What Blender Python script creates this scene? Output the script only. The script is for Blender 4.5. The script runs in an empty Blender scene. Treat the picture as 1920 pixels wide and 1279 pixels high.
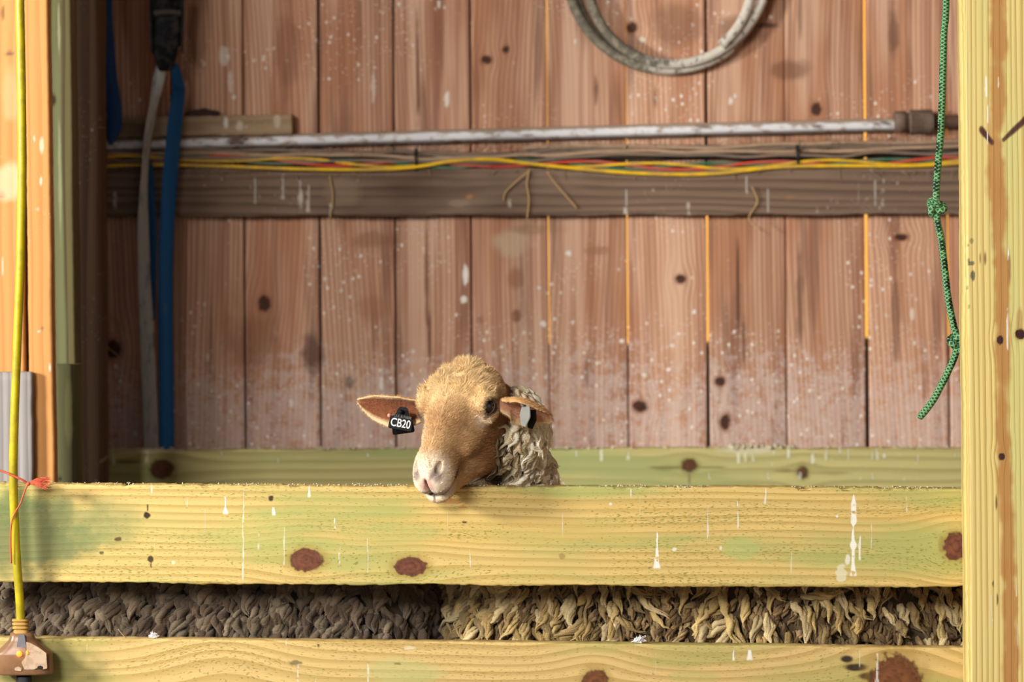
import bpy, bmesh, math, random
import numpy as np
from mathutils import Vector, Matrix, noise as mnoise

# ------------------------------------------------------------------ camera, light, exposure
SC = bpy.context.scene
COL = SC.collection
CZ = 1.55            # camera height
HZ = 312.0           # image row of the horizon
DF = 6.0             # distance camera -> front board plane (y = 0)
ROLL = math.radians(-0.4)
_cr = Vector((math.cos(ROLL), 0, math.sin(ROLL)))
_cu = Vector((-math.sin(ROLL), 0, math.cos(ROLL)))

def P(px, py, y=0.0):
    """world point at depth y seen at image position (px, py) of the 1920x1279 photograph"""
    t = (DF + y) / DF * 0.001
    v = _cr * ((px - 960.0) * t) + _cu * (-(py - HZ) * t)
    return Vector((v.x, y, CZ + v.z))

cam_d = bpy.data.cameras.new('camera')
cam_d.sensor_width = 36.0
cam_d.lens = 36.0 * DF / 1.92
cam_d.shift_y = (HZ - 639.5) / 1920.0
cam_d.clip_start = 0.1
cam_d.dof.use_dof = True
cam_d.dof.focus_distance = 5.97
cam_d.dof.aperture_fstop = 3.4
cam = bpy.data.objects.new('camera', cam_d)
COL.objects.link(cam)
back = Vector((0, -1, 0))
cam.matrix_world = Matrix(((_cr.x, _cu.x, back.x, 0), (_cr.y, _cu.y, back.y, -DF), (_cr.z, _cu.z, back.z, CZ), (0, 0, 0, 1)))
SC.camera = cam

SC.view_settings.view_transform = 'Standard'
SC.view_settings.look = 'None'
SC.view_settings.exposure = 0.0
SC.view_settings.gamma = 1.0
SC.view_settings.use_curve_mapping = False

world = bpy.data.worlds.new('sky')
SC.world = world
world.use_nodes = True
wb = world.node_tree.nodes['Background']
wb.inputs[0].default_value = (0.80, 0.90, 1.0, 1)
wb.inputs[1].default_value = 0.42

def area(name, loc, target, size, size_y, watts, col):
    d = bpy.data.lights.new(name, 'AREA')
    d.shape = 'RECTANGLE'; d.size = size; d.size_y = size_y
    d.energy = watts; d.color = col
    o = bpy.data.objects.new(name, d); COL.objects.link(o)
    o.location = loc
    o.rotation_euler = (Vector(target) - Vector(loc)).to_track_quat('-Z', 'Y').to_euler()
    return o
# daylight through the open barn door, front left behind the camera
area('door_daylight', (-3.1, -6.0, 3.55), (0.1, 0.6, 1.15), 1.8, 1.4, 370, (1.0, 0.95, 0.87))
# daylight through the small side opening further forward on the left
side_l = area('side_opening_daylight', (-3.5, -1.6, 2.05), (0.05, 0.1, 1.05), 0.5, 0.5, 190, (1.0, 0.96, 0.86))
sun_d = bpy.data.lights.new('sun', 'SUN'); sun_d.energy = 7.0; sun_d.angle = 0.01; sun_d.color = (1.0, 0.9, 0.72)
sun = bpy.data.objects.new('sun', sun_d); COL.objects.link(sun)
sun.rotation_euler = Vector((0.25, 0.62, -0.75)).to_track_quat('-Z', 'Y').to_euler()
sun.location = (0, 0, 8)

# ------------------------------------------------------------------ object helpers
def tag(o, label=None, cat=None, group=None, kind=None):
    if label: o['label'] = label
    if cat: o['category'] = cat
    if group: o['group'] = group
    if kind: o['kind'] = kind
    return o

def empty(name, loc, label=None, cat=None, group=None):
    o = bpy.data.objects.new(name, None); COL.objects.link(o)
    o.location = loc; o.empty_display_size = 0.05
    return tag(o, label, cat, group)

def link(name, me, mat=None, parent=None, smooth=False):
    """link mesh whose coordinates are WORLD coordinates (relative to parent's location when parented)"""
    o = bpy.data.objects.new(name, me); COL.objects.link(o)
    if mat is not None:
        for m in (mat if isinstance(mat, (list, tuple)) else [mat]):
            me.materials.append(m)
    if smooth:
        me.polygons.foreach_set('use_smooth', [True] * len(me.polygons))
    if parent is not None:
        o.parent = parent
        o.matrix_parent_inverse = Matrix.Translation(-Vector(parent.location))
    return o

def mesh_np(name, V, F):
    me = bpy.data.meshes.new(name)
    V = np.asarray(V, dtype=np.float32); F = np.asarray(F, dtype=np.int32)
    n, k = F.shape
    me.vertices.add(len(V)); me.vertices.foreach_set('co', V.ravel())
    me.loops.add(n * k); me.loops.foreach_set('vertex_index', F.ravel())
    me.polygons.add(n)
    me.polygons.foreach_set('loop_start', np.arange(0, n * k, k, dtype=np.int32))
    me.polygons.foreach_set('loop_total', np.full(n, k, dtype=np.int32))
    me.update(calc_edges=True)
    me.validate()
    return me

def vcol(me, name, C):
    C = np.asarray(C, dtype=np.float32)
    if C.shape[1] == 3:
        C = np.hstack([C, np.ones((len(C), 1), np.float32)])
    a = me.color_attributes.new(name, 'FLOAT_COLOR', 'POINT')
    a.data.foreach_set('color', C.ravel())

def bm_mesh(name, bm):
    me = bpy.data.meshes.new(name); bm.to_mesh(me); bm.free(); return me

def fbm(p, s=1.0):
    return mnoise.fractal(Vector(p) * s, 0.8, 2.0, 3)

def vnoise(p, seed=0):
    """vectorised value noise, p (N,3) -> -1..1"""
    p = np.asarray(p, dtype=np.float64); i = np.floor(p).astype(np.int64); f = p - i
    f = f * f * (3 - 2 * f); out = np.zeros(len(p))
    for dx in (0, 1):
        for dy in (0, 1):
            for dz in (0, 1):
                h = ((i[:, 0] + dx) * 374761393 + (i[:, 1] + dy) * 668265263 + (i[:, 2] + dz) * 2147483647 + seed * 974634777) & 0xffffffff
                h = ((h ^ (h >> 13)) * 1274126177) & 0xffffffff
                h = ((h ^ (h >> 16)) * 2246822519) & 0xffffffff
                v = ((h ^ (h >> 15)) & 0xffff) / 32767.5 - 1
                w = (f[:, 0] if dx else 1 - f[:, 0]) * (f[:, 1] if dy else 1 - f[:, 1]) * (f[:, 2] if dz else 1 - f[:, 2])
                out += v * w
    return out
def vfbm(p, octv=3, seed=0):
    o = 0; a = 1; s = 0
    for k in range(octv):
        o = o + vnoise(p * (2 ** k), seed + k) * a; s += a; a *= .5
    return o / s
def nss(x, lo, hi):
    t = np.clip((x - lo) / (hi - lo), 0, 1); return t * t * (3 - 2 * t)

def marks(x, z, axis, knots=(), knotc=(110, 62, 42), late=(170, 140, 70), patches=(), drips=(), spots=(), bends=(), dripc=(240, 238, 228)):
    """stains, knots, droppings and a few painted lights and shades, each at its own place on the board: colour + strength, and how the grain bends round knots"""
    n = len(x); C = np.zeros((n, 3)); A = np.zeros(n); DV = np.zeros(n)
    U, V = (x, z) if axis == 'x' else (z, x)
    def over(rgb, k, sel=slice(None)):
        nonlocal C, A
        rgb = np.asarray(rgb, float)
        a0 = A[sel]; na = k + a0 * (1 - k)
        C[sel] = np.where(na[:, None] > 1e-6, (rgb * k[:, None] + C[sel] * (a0 * (1 - k))[:, None]) / np.maximum(na, 1e-6)[:, None], C[sel])
        A[sel] = na
    L = lambda c: np.array(lin(*c)[:3])
    p30 = np.stack([x * 30, z * 30, x * 0], 1)
    W1 = vfbm(p30, 3, 1); W2 = vfbm(p30 * 5, 2, 2)
    for (pu, pv, ru, rv, rgb, k) in patches:
        sel = np.where((abs(U - pu) < ru * 1.6) & (abs(V - pv) < rv * 1.6))[0]
        if not len(sel): continue
        d = np.sqrt(((U[sel] - pu) / ru) ** 2 + ((V[sel] - pv) / rv) ** 2) + W1[sel] * .3
        over(L(rgb), nss(-d, -1.05, -.5) * k, sel)
    for (ku, kv, ru, rv) in bends:
        d2 = ((U - ku) / (2.2 * ru)) ** 2 + ((V - kv) / (2.0 * rv)) ** 2
        DV -= (V - kv) * np.exp(-d2) * .8
    for (ku, kv, ru, rv) in knots:
        d2 = ((U - ku) / (3.4 * ru)) ** 2 + ((V - kv) / (2.6 * rv)) ** 2
        DV -= (V - kv) * np.exp(-d2) * .8
        sel = np.where((abs(U - ku) < ru * 2.4) & (abs(V - kv) < rv * 2.4))[0]
        if not len(sel): continue
        d = np.sqrt(((U[sel] - ku) / ru) ** 2 + ((V[sel] - kv) / rv) ** 2) + W2[sel] * .16 + W1[sel] * .1
        over(L(late) * .8, nss(-d, -1.8, -1.0) * .5, sel)
        tone = 1 + np.sin(d * 15) * .14 + W2[sel] * .35
        over(L(knotc) * tone[:, None], nss(-d, -1.06, -.94), sel)
        over(L(knotc) * .4, nss(-abs(d - 1.0), -.13, -.03) * .6, sel)
    for (dx, z1, z0, w, k) in drips:
        sel = np.where((abs(x - dx) < w * 2 + .004) & (z < z1 + .004) & (z > z0 - .004))[0]
        if not len(sel): continue
        zz = z[sel]; t = (z1 - zz) / max(z1 - z0, 1e-4)
        wid = w * (.55 + .5 * t + vnoise(np.stack([zz * 90, zz * 0 + dx * 50, zz * 0], 1)) * .5)
        d = abs(x[sel] - dx - vnoise(np.stack([zz * 40, zz * 0 + dx * 90, zz * 0], 1)) * .0012) / np.maximum(wid, .0004)
        over(L(dripc), nss(-d, -1.15, -.6) * nss(zz, z0 - .002, z0 + .002) * nss(-zz, -z1 - .002, -z1 + .002) * nss(W2[sel], -.75, -.35) * k, sel)
    for (sx, sz, rx, rz, rgb, k) in spots:
        sel = np.where((abs(x - sx) < rx * 1.8) & (abs(z - sz) < rz * 1.8))[0]
        if not len(sel): continue
        d = np.sqrt(((x[sel] - sx) / rx) ** 2 + ((z[sel] - sz) / rz) ** 2) + W2[sel] * .3
        over(L(rgb), nss(-d, -1.1, -.75) * k, sel)
    return np.hstack([C, A[:, None]]), DV

def plank(name, length, height, thick, mat, loc, axis='x', tilt=0.0, bev=0.003, rough=0.001, seed=0, parent=None, seg=0.02, chip=0.0, yaw=0.0, nf=6, mk=None):
    """sawn board; local: u along length from 0, v height from 0, y thickness from 0 (front face y=0)"""
    nu = max(2, int(length / seg))
    fr = [bev + (height - 2 * bev) * i / nf for i in range(nf + 1)]
    ring = [(h, 0) for h in fr]
    ntop = len(ring)
    ring += [(height - bev * .3, bev * .3), (height, bev), (height, thick * .5), (height, thick - bev), (height - bev, thick)]
    ring += [(height * .5, thick), (bev, thick), (0, thick - bev), (0, thick * .5), (0, bev), (bev * .3, bev * .3)]
    R = np.array(ring); m = len(ring)
    topw = np.zeros(m); topw[ntop - 1:ntop + 5] = 1
    botw = np.zeros(m); botw[0] = 1; botw[ntop + 6:] = 1
    u = np.repeat(np.linspace(0, length, nu + 1), m)
    h = np.tile(R[:, 0], nu + 1); t = np.tile(R[:, 1], nu + 1)
    tw = np.tile(topw, nu + 1); bw = np.tile(botw, nu + 1)
    n1 = vnoise(np.stack([u * 7 + seed * 3.1, h * 9, t * 9 + seed], 1)) * rough
    n2 = vnoise(np.stack([u * 90 + seed, h * 31, t * 41], 1)) * rough * .5
    hh = h + (n1 + n2) * np.maximum(tw, bw)
    if chip:
        hh -= np.maximum(0, vfbm(np.stack([u * 40 + seed, t * 30, t * 0 + 1.7], 1), 3) - .15) * tw * chip
    tt = t + n1 * .4 * (1 - np.maximum(tw, bw))
    V = np.stack([u, tt, hh], 1) if axis == 'x' else np.stack([hh, tt, u], 1)
    i = np.arange(nu)[:, None] * m; j = np.arange(m)[None, :]; j2 = (j + 1) % m
    F = np.stack([(i + j), (i + j2), (i + m + j2), (i + m + j)], -1).reshape(-1, 4)
    if axis == 'x': F = F[:, ::-1]
    e0 = np.array([[0, k, k + 1, k + 1] for k in range(1, m - 1)])
    bm = bmesh.new()
    me = mesh_np(name, V, F)
    bm.from_mesh(me); bm.verts.ensure_lookup_table()
    bm.faces.new([bm.verts[k] for k in range(m)]); bm.faces.new([bm.verts[nu * m + k] for k in range(m)])
    bmesh.ops.recalc_face_normals(bm, faces=bm.faces)
    bm.to_mesh(me); bm.free()
    if mk is not None:
        C, DV = marks(V[:, 0], V[:, 2], axis, **mk)
        vcol(me, 'mark', C)
        a_ = me.attributes.new('dv', 'FLOAT', 'POINT'); a_.data.foreach_set('value', DV.astype(np.float32))
    me.materials.append(mat)
    o = bpy.data.objects.new(name, me); COL.objects.link(o)
    o.location = loc
    o.rotation_euler = (0, -tilt, yaw)
    if parent is not None:
        o.parent = parent; o.matrix_parent_inverse = Matrix.Translation(-Vector(parent.location))
    return o

def board_px(name, x0, y0, x1, y1, hpx, y, thick, mat, **k):
    """horizontal board: top edge runs (x0,y0)->(x1,y1) in the photograph at depth y, hpx tall"""
    s = (DF + y) / DF * 0.001
    a = P(x0, y0, y); b = P(x1, y1, y)
    L = (b - a).length; h = hpx * s
    tilt = math.atan2(b.z - a.z, b.x - a.x)
    loc = Vector((a.x + math.sin(tilt) * h, y, a.z - math.cos(tilt) * h))
    return plank(name, L, h, thick, mat, loc, 'x', tilt, **k)

def tube_arrays(pts, rad, sides=10, closed=False, caps=True, flat=1.0, up=None):
    pts = [Vector(p) for p in pts]; n = len(pts)
    rad = [rad] * n if not hasattr(rad, '__len__') else list(rad)
    V = []; F = []
    t0 = (pts[1] - pts[0]).normalized()
    ref = up or (Vector((0, 0, 1)) if abs(t0.z) < .9 else Vector((1, 0, 0)))
    nrm = (ref - t0 * ref.dot(t0)).normalized()
    for i, p in enumerate(pts):
        a = pts[i - 1] if (i > 0 or closed) else pts[i]
        b = pts[(i + 1) % n] if (i < n - 1 or closed) else pts[i]
        t = (b - a).normalized()
        nrm = (nrm - t * nrm.dot(t))
        nrm = nrm.normalized() if nrm.length > 1e-8 else t.orthogonal().normalized()
        bn = t.cross(nrm)
        for k in range(sides):
            an = 2 * math.pi * k / sides
            V.append(p + (nrm * math.cos(an) + bn * math.sin(an) * flat) * rad[i])
    m = n if closed else n - 1
    for i in range(m):
        for k in range(sides):
            j = (i + 1) % n
            F.append((i * sides + k, i * sides + (k + 1) % sides, j * sides + (k + 1) % sides, j * sides + k))
    if caps and not closed:
        for e, idx in ((0, 0), (1, n - 1)):
            c = len(V); V.append(pts[idx])
            for k in range(sides):
                q = (idx * sides + k, idx * sides + (k + 1) % sides)
                F.append((c, q[1], q[0], c) if e == 0 else (c, q[0], q[1], c))
    return V, F

def tube(name, pts, rad, mat, sides=10, parent=None, closed=False, flat=1.0, up=None):
    V, F = tube_arrays(pts, rad, sides, closed, True, flat, up)
    bm = bmesh.new()
    vs = [bm.verts.new(v) for v in V]
    for f in F:
        f = list(dict.fromkeys(f))
        if len(f) > 2: bm.faces.new([vs[i] for i in f])
    bmesh.ops.recalc_face_normals(bm, faces=bm.faces)
    return link(name, bm_mesh(name, bm), mat, parent, smooth=True)

def spline(pts, n=12):
    """Catmull-Rom through pts"""
    p = [Vector(q) for q in pts]
    p = [p[0] * 2 - p[1]] + p + [p[-1] * 2 - p[-2]]
    out = []
    for i in range(1, len(p) - 2):
        for k in range(n):
            t = k / n
            a, b, c, d = p[i - 1], p[i], p[i + 1], p[i + 2]
            out.append(0.5 * ((2 * b) + (c - a) * t + (2 * a - 5 * b + 4 * c - d) * t * t + (3 * b - a - 3 * c + d) * t ** 3))
    out.append(p[-2])
    return out

# ------------------------------------------------------------------ node expression helper
def lin(r, g, b):
    f = lambda c: (c / 255 / 12.92) if c / 255 <= .04045 else ((c / 255 + .055) / 1.055) ** 2.4
    return (f(r), f(g), f(b), 1.0)

class S:
    nt = None
    def __init__(s, sock): s.s = sock
    def __add__(a, b): return m_('ADD', a, b)
    __radd__ = __add__
    def __sub__(a, b): return m_('SUBTRACT', a, b)
    def __rsub__(a, b): return m_('SUBTRACT', b, a)
    def __mul__(a, b): return m_('MULTIPLY', a, b)
    __rmul__ = __mul__
    def __truediv__(a, b): return m_('DIVIDE', a, b)
    def __rtruediv__(a, b): return m_('DIVIDE', b, a)
    def __pow__(a, b): return m_('POWER', a, b)
    def __neg__(a): return m_('MULTIPLY', a, -1.0)

def put(sock, v):
    if isinstance(v, S): S.nt.links.new(v.s, sock)
    else: sock.default_value = v

def m_(op, a, b=None, c=None, clamp=False):
    n = S.nt.nodes.new('ShaderNodeMath'); n.operation = op; n.use_clamp = clamp
    put(n.inputs[0], a)
    if b is not None: put(n.inputs[1], b)
    if c is not None: put(n.inputs[2], c)
    return S(n.outputs[0])
def fract(a): return m_('FRACT', a)
def sqrt_(a): return m_('SQRT', a)
def exp_(a): return m_('EXPONENT', a)
def abs_(a): return m_('ABSOLUTE', a)
def sin_(a): return m_('SINE', a)
def max_(a, b): return m_('MAXIMUM', a, b)
def min_(a, b): return m_('MINIMUM', a, b)
def clamp(a): return m_('ADD', a, 0.0, clamp=True)
def ss(x, lo, hi):
    n = S.nt.nodes.new('ShaderNodeMapRange'); n.interpolation_type = 'SMOOTHSTEP'
    put(n.inputs['Value'], x)
    if lo < hi:
        n.inputs['From Min'].default_value = lo; n.inputs['From Max'].default_value = hi
    else:
        n.inputs['From Min'].default_value = hi; n.inputs['From Max'].default_value = lo
        n.inputs['To Min'].default_value = 1; n.inputs['To Max'].default_value = 0
    return S(n.outputs['Result'])
def vec(x, y, z):
    n = S.nt.nodes.new('ShaderNodeCombineXYZ')
    put(n.inputs[0], x); put(n.inputs[1], y); put(n.inputs[2], z)
    return S(n.outputs[0])
def sep(v):
    n = S.nt.nodes.new('ShaderNodeSeparateXYZ'); put(n.inputs[0], v)
    return S(n.outputs[0]), S(n.outputs[1]), S(n.outputs[2])
def objco():
    n = S.nt.nodes.new('ShaderNodeTexCoord'); return S(n.outputs['Object'])
def attr(name, out='Color'):
    n = S.nt.nodes.new('ShaderNodeAttribute'); n.attribute_name = name
    return S(n.outputs[out])
def noise(v, scale=1.0, detail=2.0, rough=.5):
    n = S.nt.nodes.new('ShaderNodeTexNoise'); put(n.inputs['Vector'], v)
    n.inputs['Scale'].default_value = scale; n.inputs['Detail'].default_value = detail; n.inputs['Roughness'].default_value = rough
    return S(n.outputs['Fac'])
def voro(v, scale=1.0, out='Distance', feature='F1'):
    n = S.nt.nodes.new('ShaderNodeTexVoronoi'); n.feature = feature; put(n.inputs['Vector'], v)
    n.inputs['Scale'].default_value = scale
    return S(n.outputs[out])
def mixc(a, b, f, mode='MIX'):
    n = S.nt.nodes.new('ShaderNodeMix'); n.data_type = 'RGBA'; n.blend_type = mode
    put(n.inputs[0], f); put(n.inputs[6], a); put(n.inputs[7], b)
    return S(n.outputs[2])
def scalec(c, k):   # colour * scalar
    n = S.nt.nodes.new('ShaderNodeVectorMath'); n.operation = 'SCALE'
    put(n.inputs[0], c if isinstance(c, S) else tuple(c)[:3]); put(n.inputs['Scale'], k)
    return S(n.outputs[0])

def new_mat(name):
    m = bpy.data.materials.new(name); m.use_nodes = True
    S.nt = m.node_tree
    return m, m.node_tree.nodes['Principled BSDF']

def finish(b, col, rough=.8, bump=None, bstr=.3, bdist=.002, spec=.3, **kw):
    if isinstance(col, S): S.nt.links.new(col.s, b.inputs['Base Color'])
    else: b.inputs['Base Color'].default_value = col
    put(b.inputs['Roughness'], rough)
    b.inputs['Specular IOR Level'].default_value = spec
    if bump is not None:
        n = S.nt.nodes.new('ShaderNodeBump'); n.inputs['Strength'].default_value = bstr; n.inputs['Distance'].default_value = bdist
        put(n.inputs['Height'], bump)
        S.nt.links.new(n.outputs[0], b.inputs['Normal'])
    for k, v in kw.items():
        put(b.inputs[k.replace('_', ' ')], v)

def plain(name, rgb, rough=.6, var=.15, vscale=60, spec=.4, bump=.0, dirt=None, dirtk=.5, dscale=25, **kw):
    m, b = new_mat(name)
    p = objco()
    n = noise(p, vscale, 3, .6)
    c = scalec(lin(*rgb), 1 - var + n * (2 * var))
    if dirt:
        d = ss(noise(p, dscale, 4, .65), .42, .62) * dirtk
        c = mixc(c, lin(*dirt), d)
    finish(b, c, rough, n if bump else None, bump or .1, .001, spec, **kw)
    return m

def wood(name, axis='x', early=(215, 190, 120), late=(170, 140, 70), ring=55., ringk=.55, warp=.02, wu=1.2, wv=4., tints=(), speck=None, fibre=.16, rough=.78, drips=0., dripc=(238, 236, 225), mark=False, bump=.25,
         seed=0., pid=False, specks=0., cath=0., dust=None, slope=.6, fine=330.):
    """procedural sawn timber. local metres; knots (u,v,ru,rv); tints [(rgb,scale_u,scale_v,lo,hi,k)]; patches [(u,v,ru,rv,rgb,k)] are stains and painted light and shade"""
    m, b = new_mat(name)
    x, y, z = sep(objco())
    U, V = (x, z) if axis == 'x' else (z, x)
    W = y
    uo = U + seed * 1.37
    if pid:
        pd = attr('pid', 'Fac'); pc = attr('pc', 'Fac')
        uo = uo + pd * 9.7
        vl = V - pc
    else:
        vl = V
    nz = noise(vec(uo * wu, vl * wv + seed, W * wv), 1, 2, .5)
    vv = vl + (nz - .5) * (2 * warp) + W * slope
    if mark:
        vv = vv + attr('dv', 'Fac')
    if cath:
        a = vv * 1.0 + (noise(vec(uo * .7, seed + 3.3, 0.), 1, 1, .5) - .5) * .12
        hgt = (noise(vec(uo * 1.1, seed + 9.1, 0.), 1, 1, .5)) * cath
        vv = sqrt_(a * a + hgt * hgt)
    saw = fract(vv * ring + noise(vec(uo * .6, vv * 30., 0.), 1, 2, .5) * 1.3)
    line = ss(saw, .25, .9) * ss(saw, 1.0, .93)
    fib = noise(vec(uo * 9., vl * fine, W * fine), 1, 3, .6)
    fib2 = noise(vec(uo * 2.2, vl * fine * .22, W * fine * .22), 1, 3, .6)
    c = mixc(lin(*early), lin(*late), line * ringk * (fib2 * 1.1 + .4))
    c = scalec(c, (1 - fibre * 1.5) + fib * fibre + fib2 * fibre * 2)
    if pid:
        c = scalec(c, .86 + fract(pd * 37.7) * .28)
        c = mixc(c, scalec(c, (1.0)), 0.0)
    for i, (rgb, su, sv, lo, hi, k) in enumerate(tints):
        t = noise(vec(uo * su + i * 5.3, vl * sv + i * 2.1, W * sv), 1, 3, .55)
        c = mixc(c, lin(*rgb), ss(t, lo, hi) * k)
    if speck:
        rgb, k, lo = speck
        t = noise(vec(uo * 120., vv * 480., W * 200.), 1, 2, .5)
        zone = noise(vec(uo * 3., vv * 26., 0.), 1, 2, .5)
        c = mixc(c, lin(*rgb), ss(t + (zone - .5) * .35, lo, lo + .07) * k)
    hx, hz = x, z
    if dust:    # pale dried dirt low on the boards: (rgb, v_full, v_none, k)
        rgb, z0, z1, k = dust
        t = noise(vec(x * 42., z * 34., seed), 1, 5, .75)
        band = ss(hz + (noise(vec(x * 5., z * 5., 2.), 1, 3, .6) - .5) * .25, z1, z0)
        c = mixc(c, lin(*rgb), ss(t + band * .28, .62, .82) * k)
    if specks:
        vd = voro(vec(hx * 46., hz * 34., seed), 1.)
        big = noise(vec(hx * 4., hz * 4., seed + 1.), 1, 2, .5)
        dens = big
        if dust: dens = dens + band * .30
        c = mixc(c, lin(*dripc), ss(vd, .19, .08) * ss(dens, .50, .62) * specks)
        vd2 = voro(vec(hx * 120., hz * 95., seed + 4), 1.)
        c = mixc(c, lin(*dripc), ss(vd2, .22, .12) * ss(dens, .50, .66) * specks * .7)
    if drips:
        t = noise(vec(hx * 110., hz * 7., seed), 1, 2, .5) + (noise(vec(hx * 400., hz * 200., 1.), 1, 1, .5) - .5) * .14
        c = mixc(c, lin(*dripc), ss(t, .735, .80) * drips)
    if mark:
        c = mixc(c, attr('mark'), attr('mark', 'Alpha'))
    finish(b, c, rough, fib * .6 + line * .5 + fib2 * .5, bump, .0015, .25)
    return m
# ------------------------------------------------------------------ the setting
def ground_mat():
    m, b = new_mat('straw_floor')
    x, y, z = sep(objco())
    a = noise(vec(x * 60., y * 9., z), 1, 4, .7); c2 = noise(vec(x * 9., y * 60., z), 1, 4, .7)
    c = mixc(lin(70, 56, 38), lin(165, 140, 92), ss(max_(a, c2), .55, .72))
    finish(b, c, .95, a, .5, .01, .1)
    return m

def slab(name, x0, x1, y0, y1, z0, z1, mat, kind='structure'):
    bm = bmesh.new()
    bmesh.ops.create_cube(bm, size=1.0)
    for v in bm.verts:
        v.co = Vector(((x0 + x1) / 2 + v.co.x * (x1 - x0), (y0 + y1) / 2 + v.co.y * (y1 - y0), (z0 + z1) / 2 + v.co.z * (z1 - z0)))
    bmesh.ops.bevel(bm, geom=bm.edges[:], offset=min(.01, (z1 - z0) * .2), segments=1, affect='EDGES')
    o = link(name, bm_mesh(name, bm), mat)
    return tag(o, kind=kind)

slab('floor', -2.6, 2.6, -8.5, 3.2, -.12, 0, ground_mat())
M_roof = wood('roof_boards', 'x', (120, 92, 66), (90, 66, 45), ring=30, seed=31)
slab('ceiling', -2.6, 2.6, -3.2, 1.75, 3.35, 3.42, M_roof)
M_side = wood('side_boards', 'x', (118, 84, 60), (80, 56, 40), ring=25, seed=32)
slab('wall_left_light_block', -1.26, -1.18, .61, 1.495, 0, 3.35, M_side)  # unseen wall, placed here to block side light from the back wall's left
slab('wall_right', 2.5, 2.6, -3.2, 1.75, 0, 3.35, M_side)
# what stands outside in the sun behind the back wall
M_out = plain('sunlit_siding', (236, 176, 84), .9, .12, 8)
slab('wall_outside', -4, 4, 4.4, 4.5, -.1, 4.6, M_out)
m, b_ = new_mat('hedge_leaves'); q = noise(objco(), 40, 4, .7)
finish(b_, mixc(lin(14, 26, 16), lin(40, 62, 34), ss(q, .4, .65)), .9)
M_hedge = m
def hedge():
    bm = bmesh.new(); n = 160; rows = []
    prof = [(2.35, 0), (2.3, .5), (2.32, .95), (2.45, 1.07), (2.62, 1.07), (2.75, .95), (2.78, .5), (2.75, 0)]
    for i in range(n + 1):
        x = -2.2 + 4.4 * i / n
        rows.append([bm.verts.new((x, y + fbm((x * 6, y * 6, z * 6)) * .05, max(0, z + fbm((x * 5, z * 5, y)) * .02 * (z > 0)))) for y, z in prof])
    for i in range(n):
        for j in range(len(prof) - 1):
            bm.faces.new((rows[i][j], rows[i][j + 1], rows[i + 1][j + 1], rows[i + 1][j]))
    bm.faces.new(rows[0]); bm.faces.new(rows[-1][::-1])
    bmesh.ops.recalc_face_normals(bm, faces=bm.faces)
    o = link('hedge', bm_mesh('hedge', bm), M_hedge, smooth=True)
    tag(o, 'dark green hedge outside, seen only through the cracks low between the wall boards', 'hedge')
hedge()

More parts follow.
